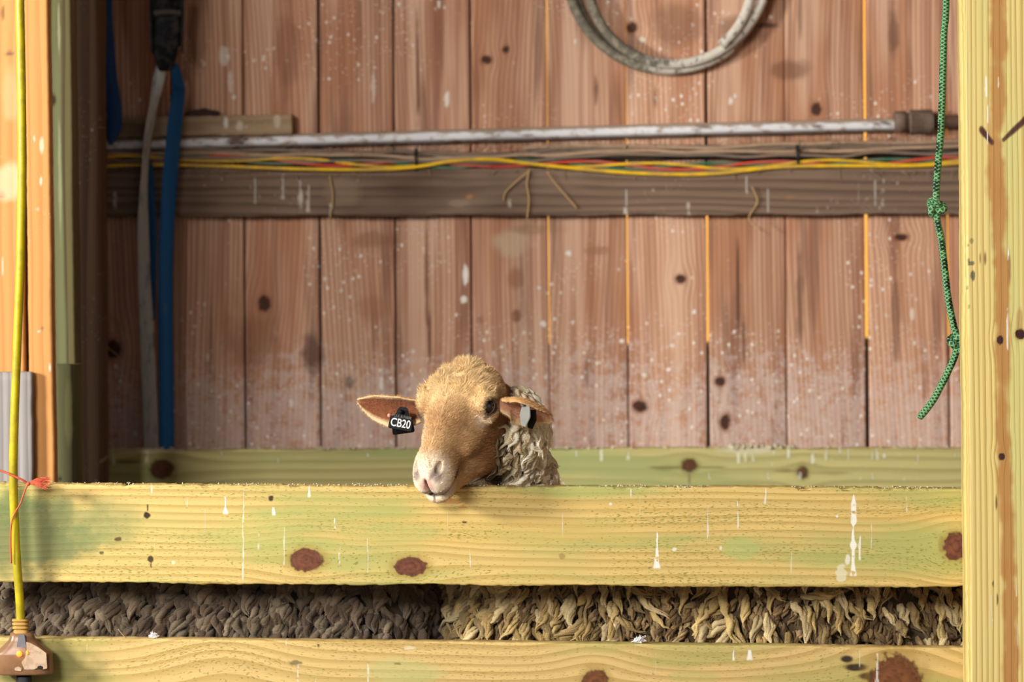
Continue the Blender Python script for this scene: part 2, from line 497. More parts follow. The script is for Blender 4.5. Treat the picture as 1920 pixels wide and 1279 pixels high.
# back wall of upright boards
YW = 1.5
SW = 0.001 * (DF + YW) / DF
def wx(px): return P(px, 520, YW).x
seams = [  # image column at row 520, gap below the wires, gap at the top (metres), backed by an added batten that blocks daylight
    (-60, .003, .003, 1), (72, .003, .003, 1), (190, .003, .003, 1), (322, .003, .003, 1), (458, .004, .004, 1), (600, .005, .005, 1), (741, .004, .004, 1), (884, .004, .005, 1),
    (1029, .0010, .0026, 0), (1177, .0038, .0004, 0), (1327, .0068, .006, 2), (1474, .002, .002, 1), (1625, .0085, .007, 0),
    (1779, .0045, .001, 0), (1925, .004, .004, 1), (2060, .004, .004, 1), (2208, .004, .004, 1), (2356, .003, .003, 1), (2503, .004, .004, 1), (2650, .003, .003, 1), (2800, .004, .004, 1), (2955, .004, .004, 1)]
def wall_back():
    rnd = random.Random(5)
    zt = 3.35; Vs = []; Fs = []; PID = []; PC = []; off = 0
    zs = np.concatenate([np.linspace(0, .85, 18)[:-1], np.linspace(.85, 2.0, 288)[:-1], np.linspace(2.0, zt, 20)])
    for i in range(len(seams) - 1):
        (pa, ga, gta, _), (pb, gb, gtb, _) = seams[i], seams[i + 1]
        xa, xb = wx(pa), wx(pb); yo = rnd.uniform(-.0012, .0012); pid = rnd.random(); th = .022
        t = np.clip((zs - 1.2) / 1.0, 0, 1); zero = zs * 0
        la = xa + (ga * (1 - t) + gta * t) / 2 + vnoise(np.stack([zs * 2.3, zero + i * 4.1, zero], 1)) * .0011
        rb = xb - (gb * (1 - t) + gtb * t) / 2 + vnoise(np.stack([zs * 2.3, zero + i * 4.1, zero + 9], 1)) * .0011
        e = .0022; nf = 44
        cols = [((la + e) + (rb - la - 2 * e) * k / nf, zero + YW + yo) for k in range(nf + 1)]
        cols += [(rb, zero + YW + yo + e), (rb, zero + YW + yo + th), (la, zero + YW + yo + th), (la, zero + YW + yo + e)]
        m = len(cols); n = len(zs)
        V = np.stack([np.stack([c[0], c[1], zs], 1) for c in cols], 1).reshape(-1, 3)
        a = np.arange(n - 1)[:, None] * m; j = np.arange(m)[None, :]; j2 = (j + 1) % m
        Fs.append(np.stack([a + j, a + j2, a + m + j2, a + m + j], -1).reshape(-1, 4) + off)
        q = (n - 1) * m
        Fs.append(np.array([[q + 0, q + nf, q + nf + 2, q + nf + 3]]) + off)
        Vs.append(V); PID += [pid] * len(V); PC += [(xa + xb) / 2] * len(V); off += len(V)
    for (pa, ga, gt, bt) in seams:       # unseen battens added outside to keep daylight out of the dark seams
        if not bt: continue
        x = wx(pa); z0 = 0 if bt == 1 else 1.52
        V = np.array([(x + sx * .02, YW + .024 + sy * .016, z) for z in (z0, zt) for sx, sy in ((-1, 0), (1, 0), (1, 1), (-1, 1))])
        Fs.append(np.array([(0, 1, 5, 4), (1, 2, 6, 5), (2, 3, 7, 6), (3, 0, 4, 7), (0, 3, 2, 1), (4, 5, 6, 7)]) + off)
        Vs.append(V); PID += [.3] * 8; PC += [x] * 8; off += 8
    Vs = np.concatenate(Vs); Fs = np.concatenate(Fs)
    def K(px, py, rx, ry): p = P(px, py, YW); return (p.z, p.x, ry * SW, rx * SW)
    def PT(px, py, rx, ry, rgb, k): p = P(px, py, YW); return (p.z, p.x, ry * SW, rx * SW, rgb, k)
    def SP(px, py, rx, ry, rgb, k): p = P(px, py, YW); return (p.x, p.z, rx * SW, ry * SW, rgb, k)
    knots = [K(495, 569, 11, 14), K(1185, 52, 10, 9), K(912, 112, 9, 7), K(948, 93, 6, 6), K(1530, 205, 9, 12), K(1276, 523, 9, 8), K(1350, 715, 11, 8),
             K(1200, 762, 13, 10), K(212, 655, 14, 17), K(1360, 792, 9, 15), K(1690, 445, 12, 6)]
    dk = (92, 58, 42)
    patches = [PT(585, 665, 26, 42, (88, 62, 52), .75), PT(655, 718, 10, 16, (80, 60, 52), .7), PT(1390, 55, 60, 30, (110, 74, 54), .6), PT(1440, 48, 26, 8, (60, 40, 30), .8),
               PT(1480, 130, 50, 26, (105, 72, 54), .6), PT(1268, 50, 60, 55, (120, 84, 64), .5), PT(1500, 560, 8, 110, (112, 74, 56), .7), PT(1384, 520, 5, 120, dk, .85),
               PT(1395, 640, 5, 50, dk, .7), PT(1675, 60, 14, 60, (100, 68, 52), .65), PT(1680, 600, 10, 90, (110, 76, 60), .6), PT(783, 130, 4, 130, (110, 66, 46), .8),
               PT(800, 520, 4, 120, (110, 66, 44), .8), PT(806, 640, 4, 60, (100, 60, 42), .8), PT(1117, 170, 4, 34, dk, .75), PT(1228, 180, 3, 26, dk, .7), PT(1100, 700, 3, 40, dk, .7), PT(1500, 30, 5, 60, dk, .5),
               PT(967, 520, 20, 28, (150, 98, 70), .6), PT(968, 592, 9, 14, (135, 80, 62), .8), PT(960, 455, 46, 34, (206, 186, 158), .55), PT(1000, 430, 60, 14, (150, 118, 88), .5),
               PT(700, 450, 50, 20, (130, 82, 58), .45), PT(700, 580, 40, 30, (150, 98, 68), .35), PT(1120, 470, 30, 10, (148, 104, 78), .6), PT(470, 640, 60, 60, (120, 78, 54), .4),
               PT(900, 600, 8, 10, (140, 90, 66), .6), PT(370, 60, 20, 100, (110, 66, 42), .5), PT(540, 100, 30, 90, (120, 72, 48), .4)]
    wh = (240, 234, 224)
    spots = [SP(873, 515, 6, 22, wh, .95), SP(870, 562, 7, 8, wh, .95), SP(838, 186, 6, 15, wh, .8), SP(700, 165, 5, 30, wh, .45), SP(823, 8, 3, 9, wh, .8), SP(420, 105, 11, 20, wh, .55),
             SP(432, 155, 6, 22, wh, .5), SP(438, 182, 4, 5, wh, .8), SP(383, 120, 3, 5, wh, .6), SP(1066, 475, 7, 6, wh, .8), SP(1010, 540, 5, 5, wh, .8), SP(1018, 607, 7, 6, wh, .8), SP(1260, 648, 6, 5, wh, .7),
             SP(1208, 704, 5, 6, wh, .8), SP(715, 720, 4, 15, wh, .8), SP(1165, 640, 6, 5, wh, .85), SP(1302, 585, 5, 5, wh, .9), SP(1203, 74, 7, 6, wh, .7), SP(1078, 78, 3, 6, wh, .7),
             SP(545, 757, 5, 9, wh, .6), SP(390, 670, 4, 8, wh, .6), SP(640, 545, 4, 5, wh, .6), SP(775, 660, 5, 5, wh, .6), SP(1370, 190, 4, 10, wh, .7), SP(1378, 180, 3, 5, wh, .7), SP(1445, 32, 4, 4, wh, .8), SP(1710, 590, 4, 15, wh, .6)]
    mat = wood('wall_boards', 'z', (212, 168, 140), (138, 92, 70), ring=84, ringk=.6, warp=.012, wu=.9, wv=3., mark=True, pid=True, cath=.05,
               tints=[((168, 110, 76), 1.2, 7, .46, .62, .65), ((222, 186, 162), 1.0, 9, .50, .66, .6), ((116, 80, 66), 1.6, 18, .54, .68, .6), ((150, 98, 74), .5, 40, .5, .62, .5)],
               fibre=.22, specks=1., dust=((216, 206, 206), .96, 1.26, .40), dripc=(240, 234, 226), bump=.2, slope=.3, seed=2.)
    me = mesh_np('wall_back', Vs, Fs)
    for nm, arr in (('pid', PID), ('pc', PC)):
        at = me.attributes.new(nm, 'FLOAT', 'POINT'); at.data.foreach_set('value', np.array(arr, np.float32))
    C, DV = marks(Vs[:, 0], Vs[:, 2], 'z', knots=knots, knotc=(74, 46, 36), late=(150, 94, 66), patches=patches, spots=spots)
    vcol(me, 'mark', C)
    at = me.attributes.new('dv', 'FLOAT', 'POINT'); at.data.foreach_set('value', DV.astype(np.float32))
    o = link('wall_back', me, mat)
    tag(o, kind='structure')
wall_back()

# ------------------------------------------------------------------ timber
def kb(px, py, rx, ry, x0, y0, y, hpx, tilt=0):
    """knot in the local frame of a board whose top-left is image (x0,y0)"""
    s = (DF + y) / DF * 0.001
    return ((px - x0) * s, (hpx - (py - y0)) * s, rx * s, ry * s)

# front rail (in focus)
FX0, FY0, FH = -140, 907.2, 185.0
def fk(px, py, rx, ry): top = 907.2 + (px + 140) * 0.00455; return ((px - FX0) * .001, (FH - (py - top)) * .001, rx * .001, ry * .001)
def fd(px, ya, yb, w, k=1.): a = fk(px, ya, 1, 1); b = fk(px, yb, 1, 1); return (a[0], a[1], b[1], w * .001, k)
def fs(px, py, rx, ry, rgb, k): return fk(px, py, rx, ry) + (rgb, k)
G1 = (150, 158, 92)
dark = (38, 22, 24)
front_drips = [fd(1600, 928, 1080, 5.5), fd(1613, 1005, 1050, 2.5, .8), fd(1233, 998, 1058, 3), fd(1232, 1046, 1066, 5.5), fd(423, 930, 964, 4.2), fd(457, 915, 1090, 1.4, .7), fd(513, 952, 966, 3), fd(385, 955, 1000, 1.6, .4),
               fd(352, 925, 950, 1.4, .6), fd(627, 972, 990, 2.6), fd(1384, 940, 990, 2, .7), fd(1327, 950, 1010, 2, .5), fd(1200, 930, 975, 1.2, .35), fd(580, 912, 932, 3, .8), fd(533, 980, 1060, 1.3, .5), fd(690, 1010, 1075, 1.4, .5),
               fd(1435, 915, 945, 2, .7), fd(1184, 917, 932, 2, .6), fd(1634, 975, 1030, 1.6, .5), fd(285, 912, 925, 2, .8), fd(1485, 1030, 1075, 1.4, .4), fd(1055, 950, 1010, 1.2, .35), fd(485, 1000, 1030, 1.4, .5), fd(840, 940, 1000, 1, .3), fd(1700, 930, 960, 1.4, .5)]
front_spots = [fs(1578, 1075, 11, 17, (226, 224, 196), .7), fs(275, 966, 7, 8, dark, .95), fs(277, 952, 2.2, 8, dark, .8), fs(283, 1049, 6, 7, dark, .9), fs(284, 1059, 1.6, 6, dark, .8), fs(508, 934, 5, 6, dark, .9),
               fs(222, 1011, 7, 4.5, (84, 48, 34), .85), fs(191, 1037, 5, 3.5, (52, 62, 44), .8), fs(871, 979, 6, 2.2, (44, 34, 24), .9), fs(850, 940, 22, 5, (176, 96, 62), .5), fs(868, 951, 12, 3, (176, 90, 58), .55),
               fs(1055, 1043, 7, 7, (120, 92, 50), .45), fs(1765, 1020, 6, 16, (120, 96, 56), .3), fs(1265, 1030, 5, 4, (236, 232, 214), .8), fs(1590, 1050, 5, 10, (240, 238, 226), .7), fs(1145, 945, 3, 3, (236, 232, 214), .8), fs(325, 1055, 4, 4, (230, 228, 200), .7),
               fs(1352, 1028, 3, 4, (236, 232, 214), .7), fs(1570, 968, 3, 3, (236, 232, 214), .8)]
FP = [fs(40, 1000, 170, 110, (98, 114, 76), .85), fs(190, 985, 90, 60, (130, 142, 92), .5), fs(740, 1000, 110, 26, (172, 180, 112), .45), fs(1390, 1030, 40, 26, (168, 184, 112), .6), fs(1550, 1050, 130, 20, (172, 178, 104), .5), fs(470, 1000, 90, 40, (186, 186, 110), .4)]  # the left-end patches mix green tint with painted shade
MK_front = dict(late=(172, 138, 62), knots=[fk(575, 1050, 29, 20), fk(770, 1062, 29, 17), fk(1792, 1024, 21, 24)], knotc=(112, 68, 52), drips=front_drips, spots=front_spots,
               patches=FP)
M_front = wood('treated_rail', 'x', (218, 190, 122), (170, 142, 70), ring=70, ringk=.6, warp=.013, wu=1.6, wv=5, mark=True,
               tints=[((170, 174, 104), 1.6, 9, .46, .62, .85), ((214, 180, 104), 1.3, 12, .55, .68, .5)], speck=((126, 126, 56), .75, .60), fibre=.12, drips=.55,
               specks=.0, bump=.35, seed=1., slope=.35)
front = board_px('fence_rail', FX0, FY0, 1816, 907.2 + 1956 * 0.00455, FH, 0.0, .038, M_front, rough=.0022, chip=.009, seed=3, seg=.0016, nf=115, mk=MK_front)
tag(front, 'wide yellow-green treated fence rail with the sheep chin resting on its top edge', 'fence rail')
# lower front rail
LX0, LY0, LH = -140, 1194.5, 190.0
def lk(px, py, rx, ry): top = 1194.5 + (px + 140) * 0.0105; return ((px - LX0) * .001, (LH - (py - top)) * .001, rx * .001, ry * .001)
def ls(px, py, rx, ry, rgb, k): return lk(px, py, rx, ry) + (rgb, k)
def ld(px, ya, yb, w, k=1.): a = lk(px, ya, 1, 1); b = lk(px, yb, 1, 1); return (a[0], a[1], b[1], w * .001, k)
MK_low = dict(late=(168, 132, 66), knots=[lk(1117, 1285, 24, 28), lk(1680, 1290, 48, 60)], bends=[lk(415, 1300, 60, 60)], knotc=(116, 72, 44),
             drips=[ld(1376, 1219, 1238, 4), ld(1405, 1219, 1238, 4.5), ld(1230, 1225, 1260, 1.2, .5), ld(1646, 1225, 1285, 4, .6), ld(1612, 1220, 1250, 1.5, .5), ld(690, 1245, 1279, 2, .6), ld(560, 1245, 1279, 2, .4)],
             patches=[ls(60, 1250, 150, 60, (120, 122, 76), .75), ls(1605, 1252, 28, 9, (34, 22, 26), .95), ls(1588, 1236, 14, 8, (34, 22, 26), .95), ls(1628, 1268, 26, 9, (34, 22, 26), .95), ls(750, 1260, 90, 30, (182, 186, 124), .5), ls(1300, 1270, 60, 12, (178, 176, 104), .5),
                      ls(768, 1215, 16, 5, (232, 224, 200), .5)],
             spots=[ls(555, 1243, 14, 5, (80, 76, 44), .7), ls(747, 1245, 7, 2.5, (90, 80, 50), .6), ls(597, 1211, 3, 3, (60, 40, 30), .8)])
M_low = wood('treated_lower_rail', 'x', (216, 186, 124), (168, 138, 74), ring=62, ringk=.6, warp=.016, wu=1.6, wv=5, mark=True,
             tints=[((170, 166, 96), 1.8, 9, .48, .62, .7)], speck=((124, 116, 54), .65, .61), fibre=.12, drips=.5, bump=.35, seed=7., slope=.35)
low = board_px('fence_rail', LX0, LY0, 1816, 1194.5 + 1956 * 0.0105, LH, 0.0, .038, M_low, rough=.0012, chip=.002, seed=8, seg=.002, nf=90, mk=MK_low)
tag(low, 'yellow treated fence rail below the gap of fleece, at the foot of the picture', 'fence rail')

# right post: front face at y=-0.09, the rails end on its back
YP = -.092
sp = (DF + YP) / DF * .001
pa = P(1805, 0, YP); pb = P(1817, 1279, YP)
PZ0 = 0.0; PX = P(1812, 640, YP).x
tl = (pa.x - pb.x) / (pa.z - pb.z)
def pk(px, py, rx, ry):    # post local: x from left edge, z along
    p = P(px, py, YP)
    return (p.z, p.x - (PX + tl * (p.z - P(1812, 640, YP).z)), ry * sp, rx * sp)
def pp(px, py, rx, ry, rgb, k): return pk(px, py, rx, ry) + (rgb, k)
def ps(px, py, rx, ry, rgb, k): a = pk(px, py, rx, ry); return (a[1], a[0], a[3], a[2], rgb, k)
HW = (186, 136, 78); DKn = (84, 48, 42)
heart = []
for (py, cx, hw) in ((-60, 1873, 18), (60, 1871, 16), (180, 1870, 14), (300, 1866, 16), (420, 1872, 15), (540, 1878, 14), (660, 1880, 14), (780, 1878, 13), (900, 1884, 13), (1020, 1889, 13), (1140, 1893, 13), (1260, 1895, 14), (1340, 1896, 14)):
    heart.append(pp(cx + 1, py, hw + 5, 105, HW, .95))
MK_post = dict(late=(188, 158, 82), knots=[pk(1875, 637, 6, 8), pk(1878, 857, 6, 7), pk(1913, 627, 9, 9)], knotc=(70, 38, 40),
    patches=heart + [pp(1840 + 20 * t, 243 + 24 * t, 5.5, 8, DKn, .9) for t in np.linspace(0, 1, 9)] + [pp(1882 + 40 * t, 262 - 38 * t, 6 + 3 * t, 7 + 2 * t, DKn, .9) for t in np.linspace(0, 1, 12)] + [pp(1847, 486, 4, 18, (120, 82, 60), .8), pp(1838, 486, 2, 16, (130, 92, 60), .7),
                                            pp(1893, 500, 3, 45, (150, 96, 58), .7), pp(1868, 942, 2, 16, (90, 50, 36), .9), pp(1870, 1123, 2, 14, (90, 50, 36), .8), pp(1912, 600, 8, 30, (176, 132, 76), .6)],
    spots=[ps(1890, 475, 1.6, 14, (252, 250, 244), .9), ps(1889, 620, 1.8, 40, (252, 250, 244), .9), ps(1849, 165, 3, 22, (250, 246, 226), .8), ps(1852, 215, 1.6, 22, (250, 246, 226), .7), ps(1872, 155, 1.6, 12, (240, 226, 206), .8), ps(1851, 258, 1, 14, (252, 250, 244), .8), ps(1860, 1150, 1.3, 36, (246, 240, 214), .7),
                         ps(1908, 1190, 1.4, 22, (246, 240, 214), .7), ps(1906, 1100, 1.0, 24, (246, 240, 214), .7), ps(1821, 494, 6, 5, (52, 78, 70), .75), ps(1824, 517, 5, 10, (44, 66, 66), .8), ps(1816, 488, 3, 5, (50, 72, 60), .7), ps(1822, 452, 4, 6, (86, 96, 60), .6), ps(1815, 460, 2.5, 3, (70, 84, 60), .6), ps(1814, 540, 2, 3, (44, 66, 66), .7), ps(1817, 575, 2, 4, (90, 110, 70), .5), ps(1862, 1095, 1.2, 8, (60, 50, 40), .8)])
M_post = wood('treated_post', 'z', (235, 214, 142), (188, 158, 82), ring=95, ringk=.75, warp=.006, wu=.7, wv=3, mark=True,
              tints=[((206, 208, 136), 1.0, 9, .48, .62, .6)], fibre=.10, rough=.55, bump=.4, seed=4., slope=.2, fine=260)
def post(name, w, d, h, loc, mat, tilt=0., **k):
    """upright timber: local x from 0..w, y 0..d, z 0..h"""
    o = plank(name, h, w, d, mat, loc, 'z', 0, bev=k.pop('bev', .005), **k)
    o.rotation_euler = (0, tilt, 0)
    return o
zref = P(1812, 640, YP).z
rp = post('timber_post', .14, .09, 3.3, (PX - tl * zref, YP, 0), M_post, math.atan(tl), rough=.0012, seed=5, seg=.0025, nf=80, mk=MK_post)
tag(rp, 'bright yellow timber post with a brown heartwood stripe at the right edge of the picture', 'post')

# back rail along the foot of the wall
YR = 1.36
SR = 0.001 * (DF + YR) / DF
def rk(px, py, rx, ry): return ((px - 40) * SR, (150 - (py - (844 - (px - 150) * .0022))) * SR, rx * SR, ry * SR)
def rs(px, py, rx, ry, rgb, k): return rk(px, py, rx, ry) + (rgb, k)
MK_rail = dict(late=(132, 128, 66), knots=[rk(303, 880, 22, 17), rk(1293, 873, 14, 12), rk(1505, 886, 10, 11)], knotc=(96, 62, 42), dripc=(226, 228, 204),
              drips=[(rk(213, 0, 1, 1)[0], .186, .150, .004, .9), (rk(275, 0, 1, 1)[0], .182, .155, .004, .8)] + [(rk(px, 0, 1, 1)[0], .184 - (px % 7) * .002, .184 - (px % 7) * .002 - .008 - (px * 7 % 11) * .002, .003 + (px % 5) * .0006, .8) for px in (415, 520, 560, 690, 1080, 1128, 1178, 1384, 1398, 1412, 1452, 1478, 1524, 1549, 1575, 1590, 1635, 1645, 1658, 1720, 1790)] + [(rk(px, 0, 1, 1)[0], .130, .112, .004, .6) for px in (1440, 1500, 1636, 1330)],
              patches=[rs(1250, 877, 36, 4, (100, 70, 40), .7), rs(1330, 876, 40, 3, (120, 86, 50), .6), rs(1470, 882, 34, 3, (110, 76, 44), .7), rs(1560, 888, 50, 3, (130, 98, 56), .5), rs(240, 866, 40, 4, (82, 84, 50), .6), rs(1293, 897, 3, 14, (100, 70, 44), .6),
                       rs(1400, 845, 60, 8, (226, 224, 200), .5), rs(260, 846, 100, 5, (200, 200, 180), .4)])
M_rail = wood('mossy_rail', 'x', (200, 190, 130), (154, 144, 88), ring=45, ringk=.6, warp=.02, mark=True,
              tints=[((158, 168, 108), 1.5, 8, .42, .60, .75)], fibre=.16, drips=.6, dripc=(226, 228, 204), specks=.35, seed=9.)
rail = board_px('fence_rail', 40, 844.2, 2900, 838.05, 150, YR, .038, M_rail, rough=.0035, chip=.006, seed=12, seg=.005, nf=40, mk=MK_rail)
tag(rail, 'green mossy out-of-focus rail at the foot of the board wall behind the sheep', 'fence rail')

# dark girt on the wall under the cables
YG = 1.462
MK_girt = dict(dripc=(196, 186, 176), drips=[((px - 100) * .001244, z1, z0, w, .85) for px, z1, z0, w in ((563, .085, .02, .006), (578, .08, .01, .004), (478, .09, .03, .004), (215, .06, .02, .006), (530, .09, .04, .004), (955, .05, .02, .005), (1173, .06, .02, .004), (1400, .09, .05, .004), (1640, .08, .02, .004), (1655, .085, .02, .003), (1530, .05, .005, .003), (620, .03, -.01, .006), (1172, .03, .0, .006), (1290, .03, .0, .006), (1440, .06, .005, .004))],
              patches=[((px - 100) * .001244, z, rx, rz, rgb, k) for px, z, rx, rz, rgb, k in ((640, .06, .05, .04, (146, 124, 104), .5), (880, .045, .01, .006, (190, 130, 80), .7), (860, .03, .03, .01, (150, 130, 110), .6), (1480, .04, .02, .008, (150, 110, 74), .6))])
M_girt = wood('weathered_girt', 'x', (126, 104, 88), (80, 62, 52), ring=50, ringk=.7, warp=.03, mark=True, tints=[((138, 116, 100), 2., 12, .48, .64, .6), ((60, 42, 34), 1.5, 6, .55, .7, .6)],
              fibre=.3, drips=.45, dripc=(196, 186, 176), specks=.45, seed=14., rough=.9)
girt = board_px('wall_beam', 100, 320, 2900, 309.1, 88, YG, .038, M_girt, rough=.003, seed=15, seg=.005, nf=24, mk=MK_girt)
tag(girt, 'dark weathered horizontal beam nailed across the board wall under the yellow cables', 'beam')
# ------------------------------------------------------------------ timbers on the left
def side_mk(px0, y, z0=0.0):
    s = (DF + y) / DF * .001
    def f(px, py, rx, ry):
        p = P(px, py, y); return (p.z - z0, p.x - px0, ry * s, rx * s)
    return f
def upright(name, pxl, pxr, py_ref, y, depth, z0, z1, mat, label, cat, mk=None, lean=0.0, **k):
    a = P(pxl, py_ref, y); b = P(pxr, py_ref, y)
    x0 = a.x - math.tan(lean) * (a.z - z0)
    o = post(name, b.x - a.x, depth, z1 - z0, (x0, y, z0), mat, lean, mk=mk, **k)
    return tag(o, label, cat)
M_orange = wood('fresh_pine', 'z', (206, 148, 88), (168, 112, 60), ring=40, ringk=.45, warp=.02, mark=True, tints=[((214, 166, 110), 1.2, 6, .5, .66, .6)], fibre=.1, drips=.0, specks=.25, seed=40., bump=.2)
f_ = side_mk(P(-70, 640, .56).x, .56)
upright('stud', -70, 46, 640, .56, .038, 0, 3.3, M_orange, 'pale orange pine stud at the far left edge behind the yellow cord', 'stud',
        mk=dict(patches=[f_(18, 100, 10, 7) + ((110, 84, 70), .9), f_(5, 25, 4, 14) + ((110, 80, 54), .8), f_(3, 365, 9, 9) + ((120, 80, 56), .8), f_(20, 180, 20, 60) + ((222, 178, 130), .5), f_(18, 340, 40, 40) + ((240, 214, 178), .5), f_(5, 500, 3, 20) + ((246, 230, 200), .6)]), seg=.006, nf=24, seed=41)
f_ = side_mk(P(53, 640, .56).x, .56)
upright('stud', 54, 99, 640, .56, .05, 0, 3.3, M_orange, 'narrow orange pine stud just right of the yellow cord, beside a dark gap', 'stud',
        mk=dict(patches=[f_(66, 260, 2.5, 8) + ((246, 230, 220), .8), f_(78, 340, 3, 10) + ((246, 226, 206), .7), f_(78, 615, 3, 4) + ((120, 90, 70), .8), f_(72, 620, 4, 3) + ((240, 226, 206), .7), f_(92, 690, 3, 10) + ((246, 232, 214), .7), f_(80, 275, 5, 20) + ((240, 220, 196), .6)]), lean=math.radians(-.45), seg=.006, nf=16, seed=42)
M_grey = wood('weathered_grey', 'z', (158, 152, 150), (112, 106, 106), ring=60, ringk=.6, warp=.01, fibre=.3, seed=43., rough=.9)
g0 = P(-30, 700, .032)
upright('weathered_board', -30, 61, 800, .535, .02, 0, P(30, 698, .535).z, M_grey, 'short weathered grey board standing at the lower left behind the yellow cord', 'board', seg=.02, rough=.002, seed=44)
M_greenpost = wood('old_green_post', 'z', (118, 110, 74), (80, 66, 46), ring=34, ringk=.8, warp=.01, mark=True, tints=[((146, 154, 112), .6, 16, .5, .6, .6), ((104, 92, 66), .8, 14, .56, .66, .6)], fibre=.2, seed=45., slope=.1)
f_ = side_mk(P(100, 640, .80).x, .80)
upright('timber_post', 96, 142, 640, .80, .09, 0, 3.3, M_greenpost, 'dull green-brown post in shade behind the orange studs', 'post', mk=dict(patches=[f_(104, 188, 11, 16) + ((56, 38, 28), .9), f_(118, 60, 3, 60) + ((206, 212, 176), .5), f_(118, 340, 4, 150) + ((190, 200, 156), .5)]), seg=.006, nf=16, seed=46, lean=math.radians(-.35))  # the two pale streaks paint a highlight down the post
f_ = side_mk(P(106, 800, .755).x, .755)
upright('timber_block', 105, 151, 800, .755, .04, 0, P(130, 684, .755).z, M_greenpost, 'square-topped greenish block fixed to the lower half of the shaded post', 'block', mk=dict(patches=[f_(113, 898, 5, 6) + ((50, 36, 26), .9), f_(130, 760, 10, 80) + ((190, 184, 128), .6)]), seg=.006, nf=16, seed=47)
M_darkpost = wood('dark_old_post', 'z', (104, 82, 64), (62, 46, 38), ring=40, ringk=.6, warp=.02, fibre=.3, tints=[((128, 108, 90), 1., 20, .56, .66, .5)], seed=48., drips=0, specks=.2, rough=.9)
upright('timber_post', 120, 188, 640, 1.17, .15, 0, 3.3, M_darkpost, 'dark brown old post in the shaded corner left of the blue straps', 'post', seg=.03, seed=49, rough=.003)

# ------------------------------------------------------------------ pipe, cables, scrap on the beam
def pix_path(pts, y, n=10, jit=0.0, seed=0):
    out = [P(p[0], p[1], p[2] if len(p) > 2 else y) for p in pts]
    return spline(out, n)
m, b_ = new_mat('dirty_conduit'); x_, y_, z_ = sep(objco())
t_ = noise(vec(x_ * 30., y_ * 60., z_ * 60.), 1, 4, .65)
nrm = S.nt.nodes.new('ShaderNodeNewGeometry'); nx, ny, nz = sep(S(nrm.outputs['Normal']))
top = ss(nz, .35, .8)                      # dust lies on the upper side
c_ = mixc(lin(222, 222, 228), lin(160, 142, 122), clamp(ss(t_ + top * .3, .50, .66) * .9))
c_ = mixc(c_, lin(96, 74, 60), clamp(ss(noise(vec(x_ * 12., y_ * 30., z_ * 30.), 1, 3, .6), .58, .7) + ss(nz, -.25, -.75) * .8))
finish(b_, c_, .5, t_, .5, .003, .4); M_pipe = m
M_fit = plain('grimy_fitting', (104, 84, 72), .8, .25, 70, bump=.5, dirt=(150, 134, 120), dirtk=.4)
pipe = empty('conduit_pipe', P(960, 250, 1.478), 'long grey-white conduit pipe running along the board wall above the cables', 'pipe')
tube('pipe_run', pix_path([(120, 276), (400, 267.5), (800, 257), (1200, 246), (1500, 238.5), (1690, 234)], 1.482, 24), .0158, M_pipe, 20, pipe)
def ringed(name, a, b, prof, mat, sides=24, parent=None):
    a = Vector(a); b = Vector(b); L = (b - a)
    pts = [a + L * t for t, r in prof]; rr = [r for t, r in prof]
    return tube(name, pts, rr, mat, sides, parent)
prof = [(0, .018), (.02, .0255), (.30, .0255), (.31, .021), (.40, .021), (.41, .028)]
for k in range(8):
    t = .42 + k * .065; prof += [(t, .0285), (t + .035, .0285), (t + .04, .0265), (t + .06, .0265)]
prof += [(.96, .0285), (1.0, .019)]
ringed('coupling', P(1676, 229, 1.470), P(1750, 227.5, 1.470), prof, M_fit, 28, pipe)
tube('pipe_end', pix_path([(1745, 228), (1800, 228), (1960, 224)], 1.482, 8), .016, plain('rusty_pipe', (92, 66, 54), .7, .2, 60), 16, pipe)

M_scrap = wood('scrap_wood', 'x', (166, 142, 114), (116, 90, 66), ring=40, ringk=.4, warp=.02, mark=True, fibre=.25, drips=.0, specks=.3, seed=60., rough=.9)
so = board_px('scrap_board', 150, 224, 547, 213.5, 37, 1.462, .036, M_scrap, rough=.003, seed=61, seg=.006, nf=14, mk=dict(patches=[(.340, .03, .008, .018, (228, 224, 216), .8), (.372, .022, .012, .016, (214, 206, 196), .7), (.460, .03, .01, .02, (206, 190, 170), .7), (.08, .02, .12, .03, (96, 74, 58), .7), (.25, .02, .06, .015, (128, 102, 76), .5)]))
tag(so, 'short weathered wood offcut lying on top of the conduit pipe at left', 'offcut')
def lump(name, c, r, mat, seed=0, label=None, cat=None, group=None, sub=3, amp=.35):
    bm = bmesh.new(); bmesh.ops.create_icosphere(bm, subdivisions=sub, radius=1)
    for v in bm.verts:
        n = 1 + mnoise.fractal(v.co * 1.7 + Vector((seed * 3.3, 0, 0)), .8, 2, 4) * amp
        v.co = Vector((v.co.x * r[0] * n, v.co.y * r[1] * n, v.co.z * r[2] * n)) + Vector(c)
    return tag(link(name, bm_mesh(name, bm), mat, None, True), label, cat, group)
M_mud = plain('dried_mud', (70, 50, 46), .95, .3, 90, bump=.8)
lump('mud_clump', P(380, 213, 1.478), (.036, .012, .011), M_mud, 3, 'dark dried mud clump sitting on the weathered wood offcut', 'mud clump')

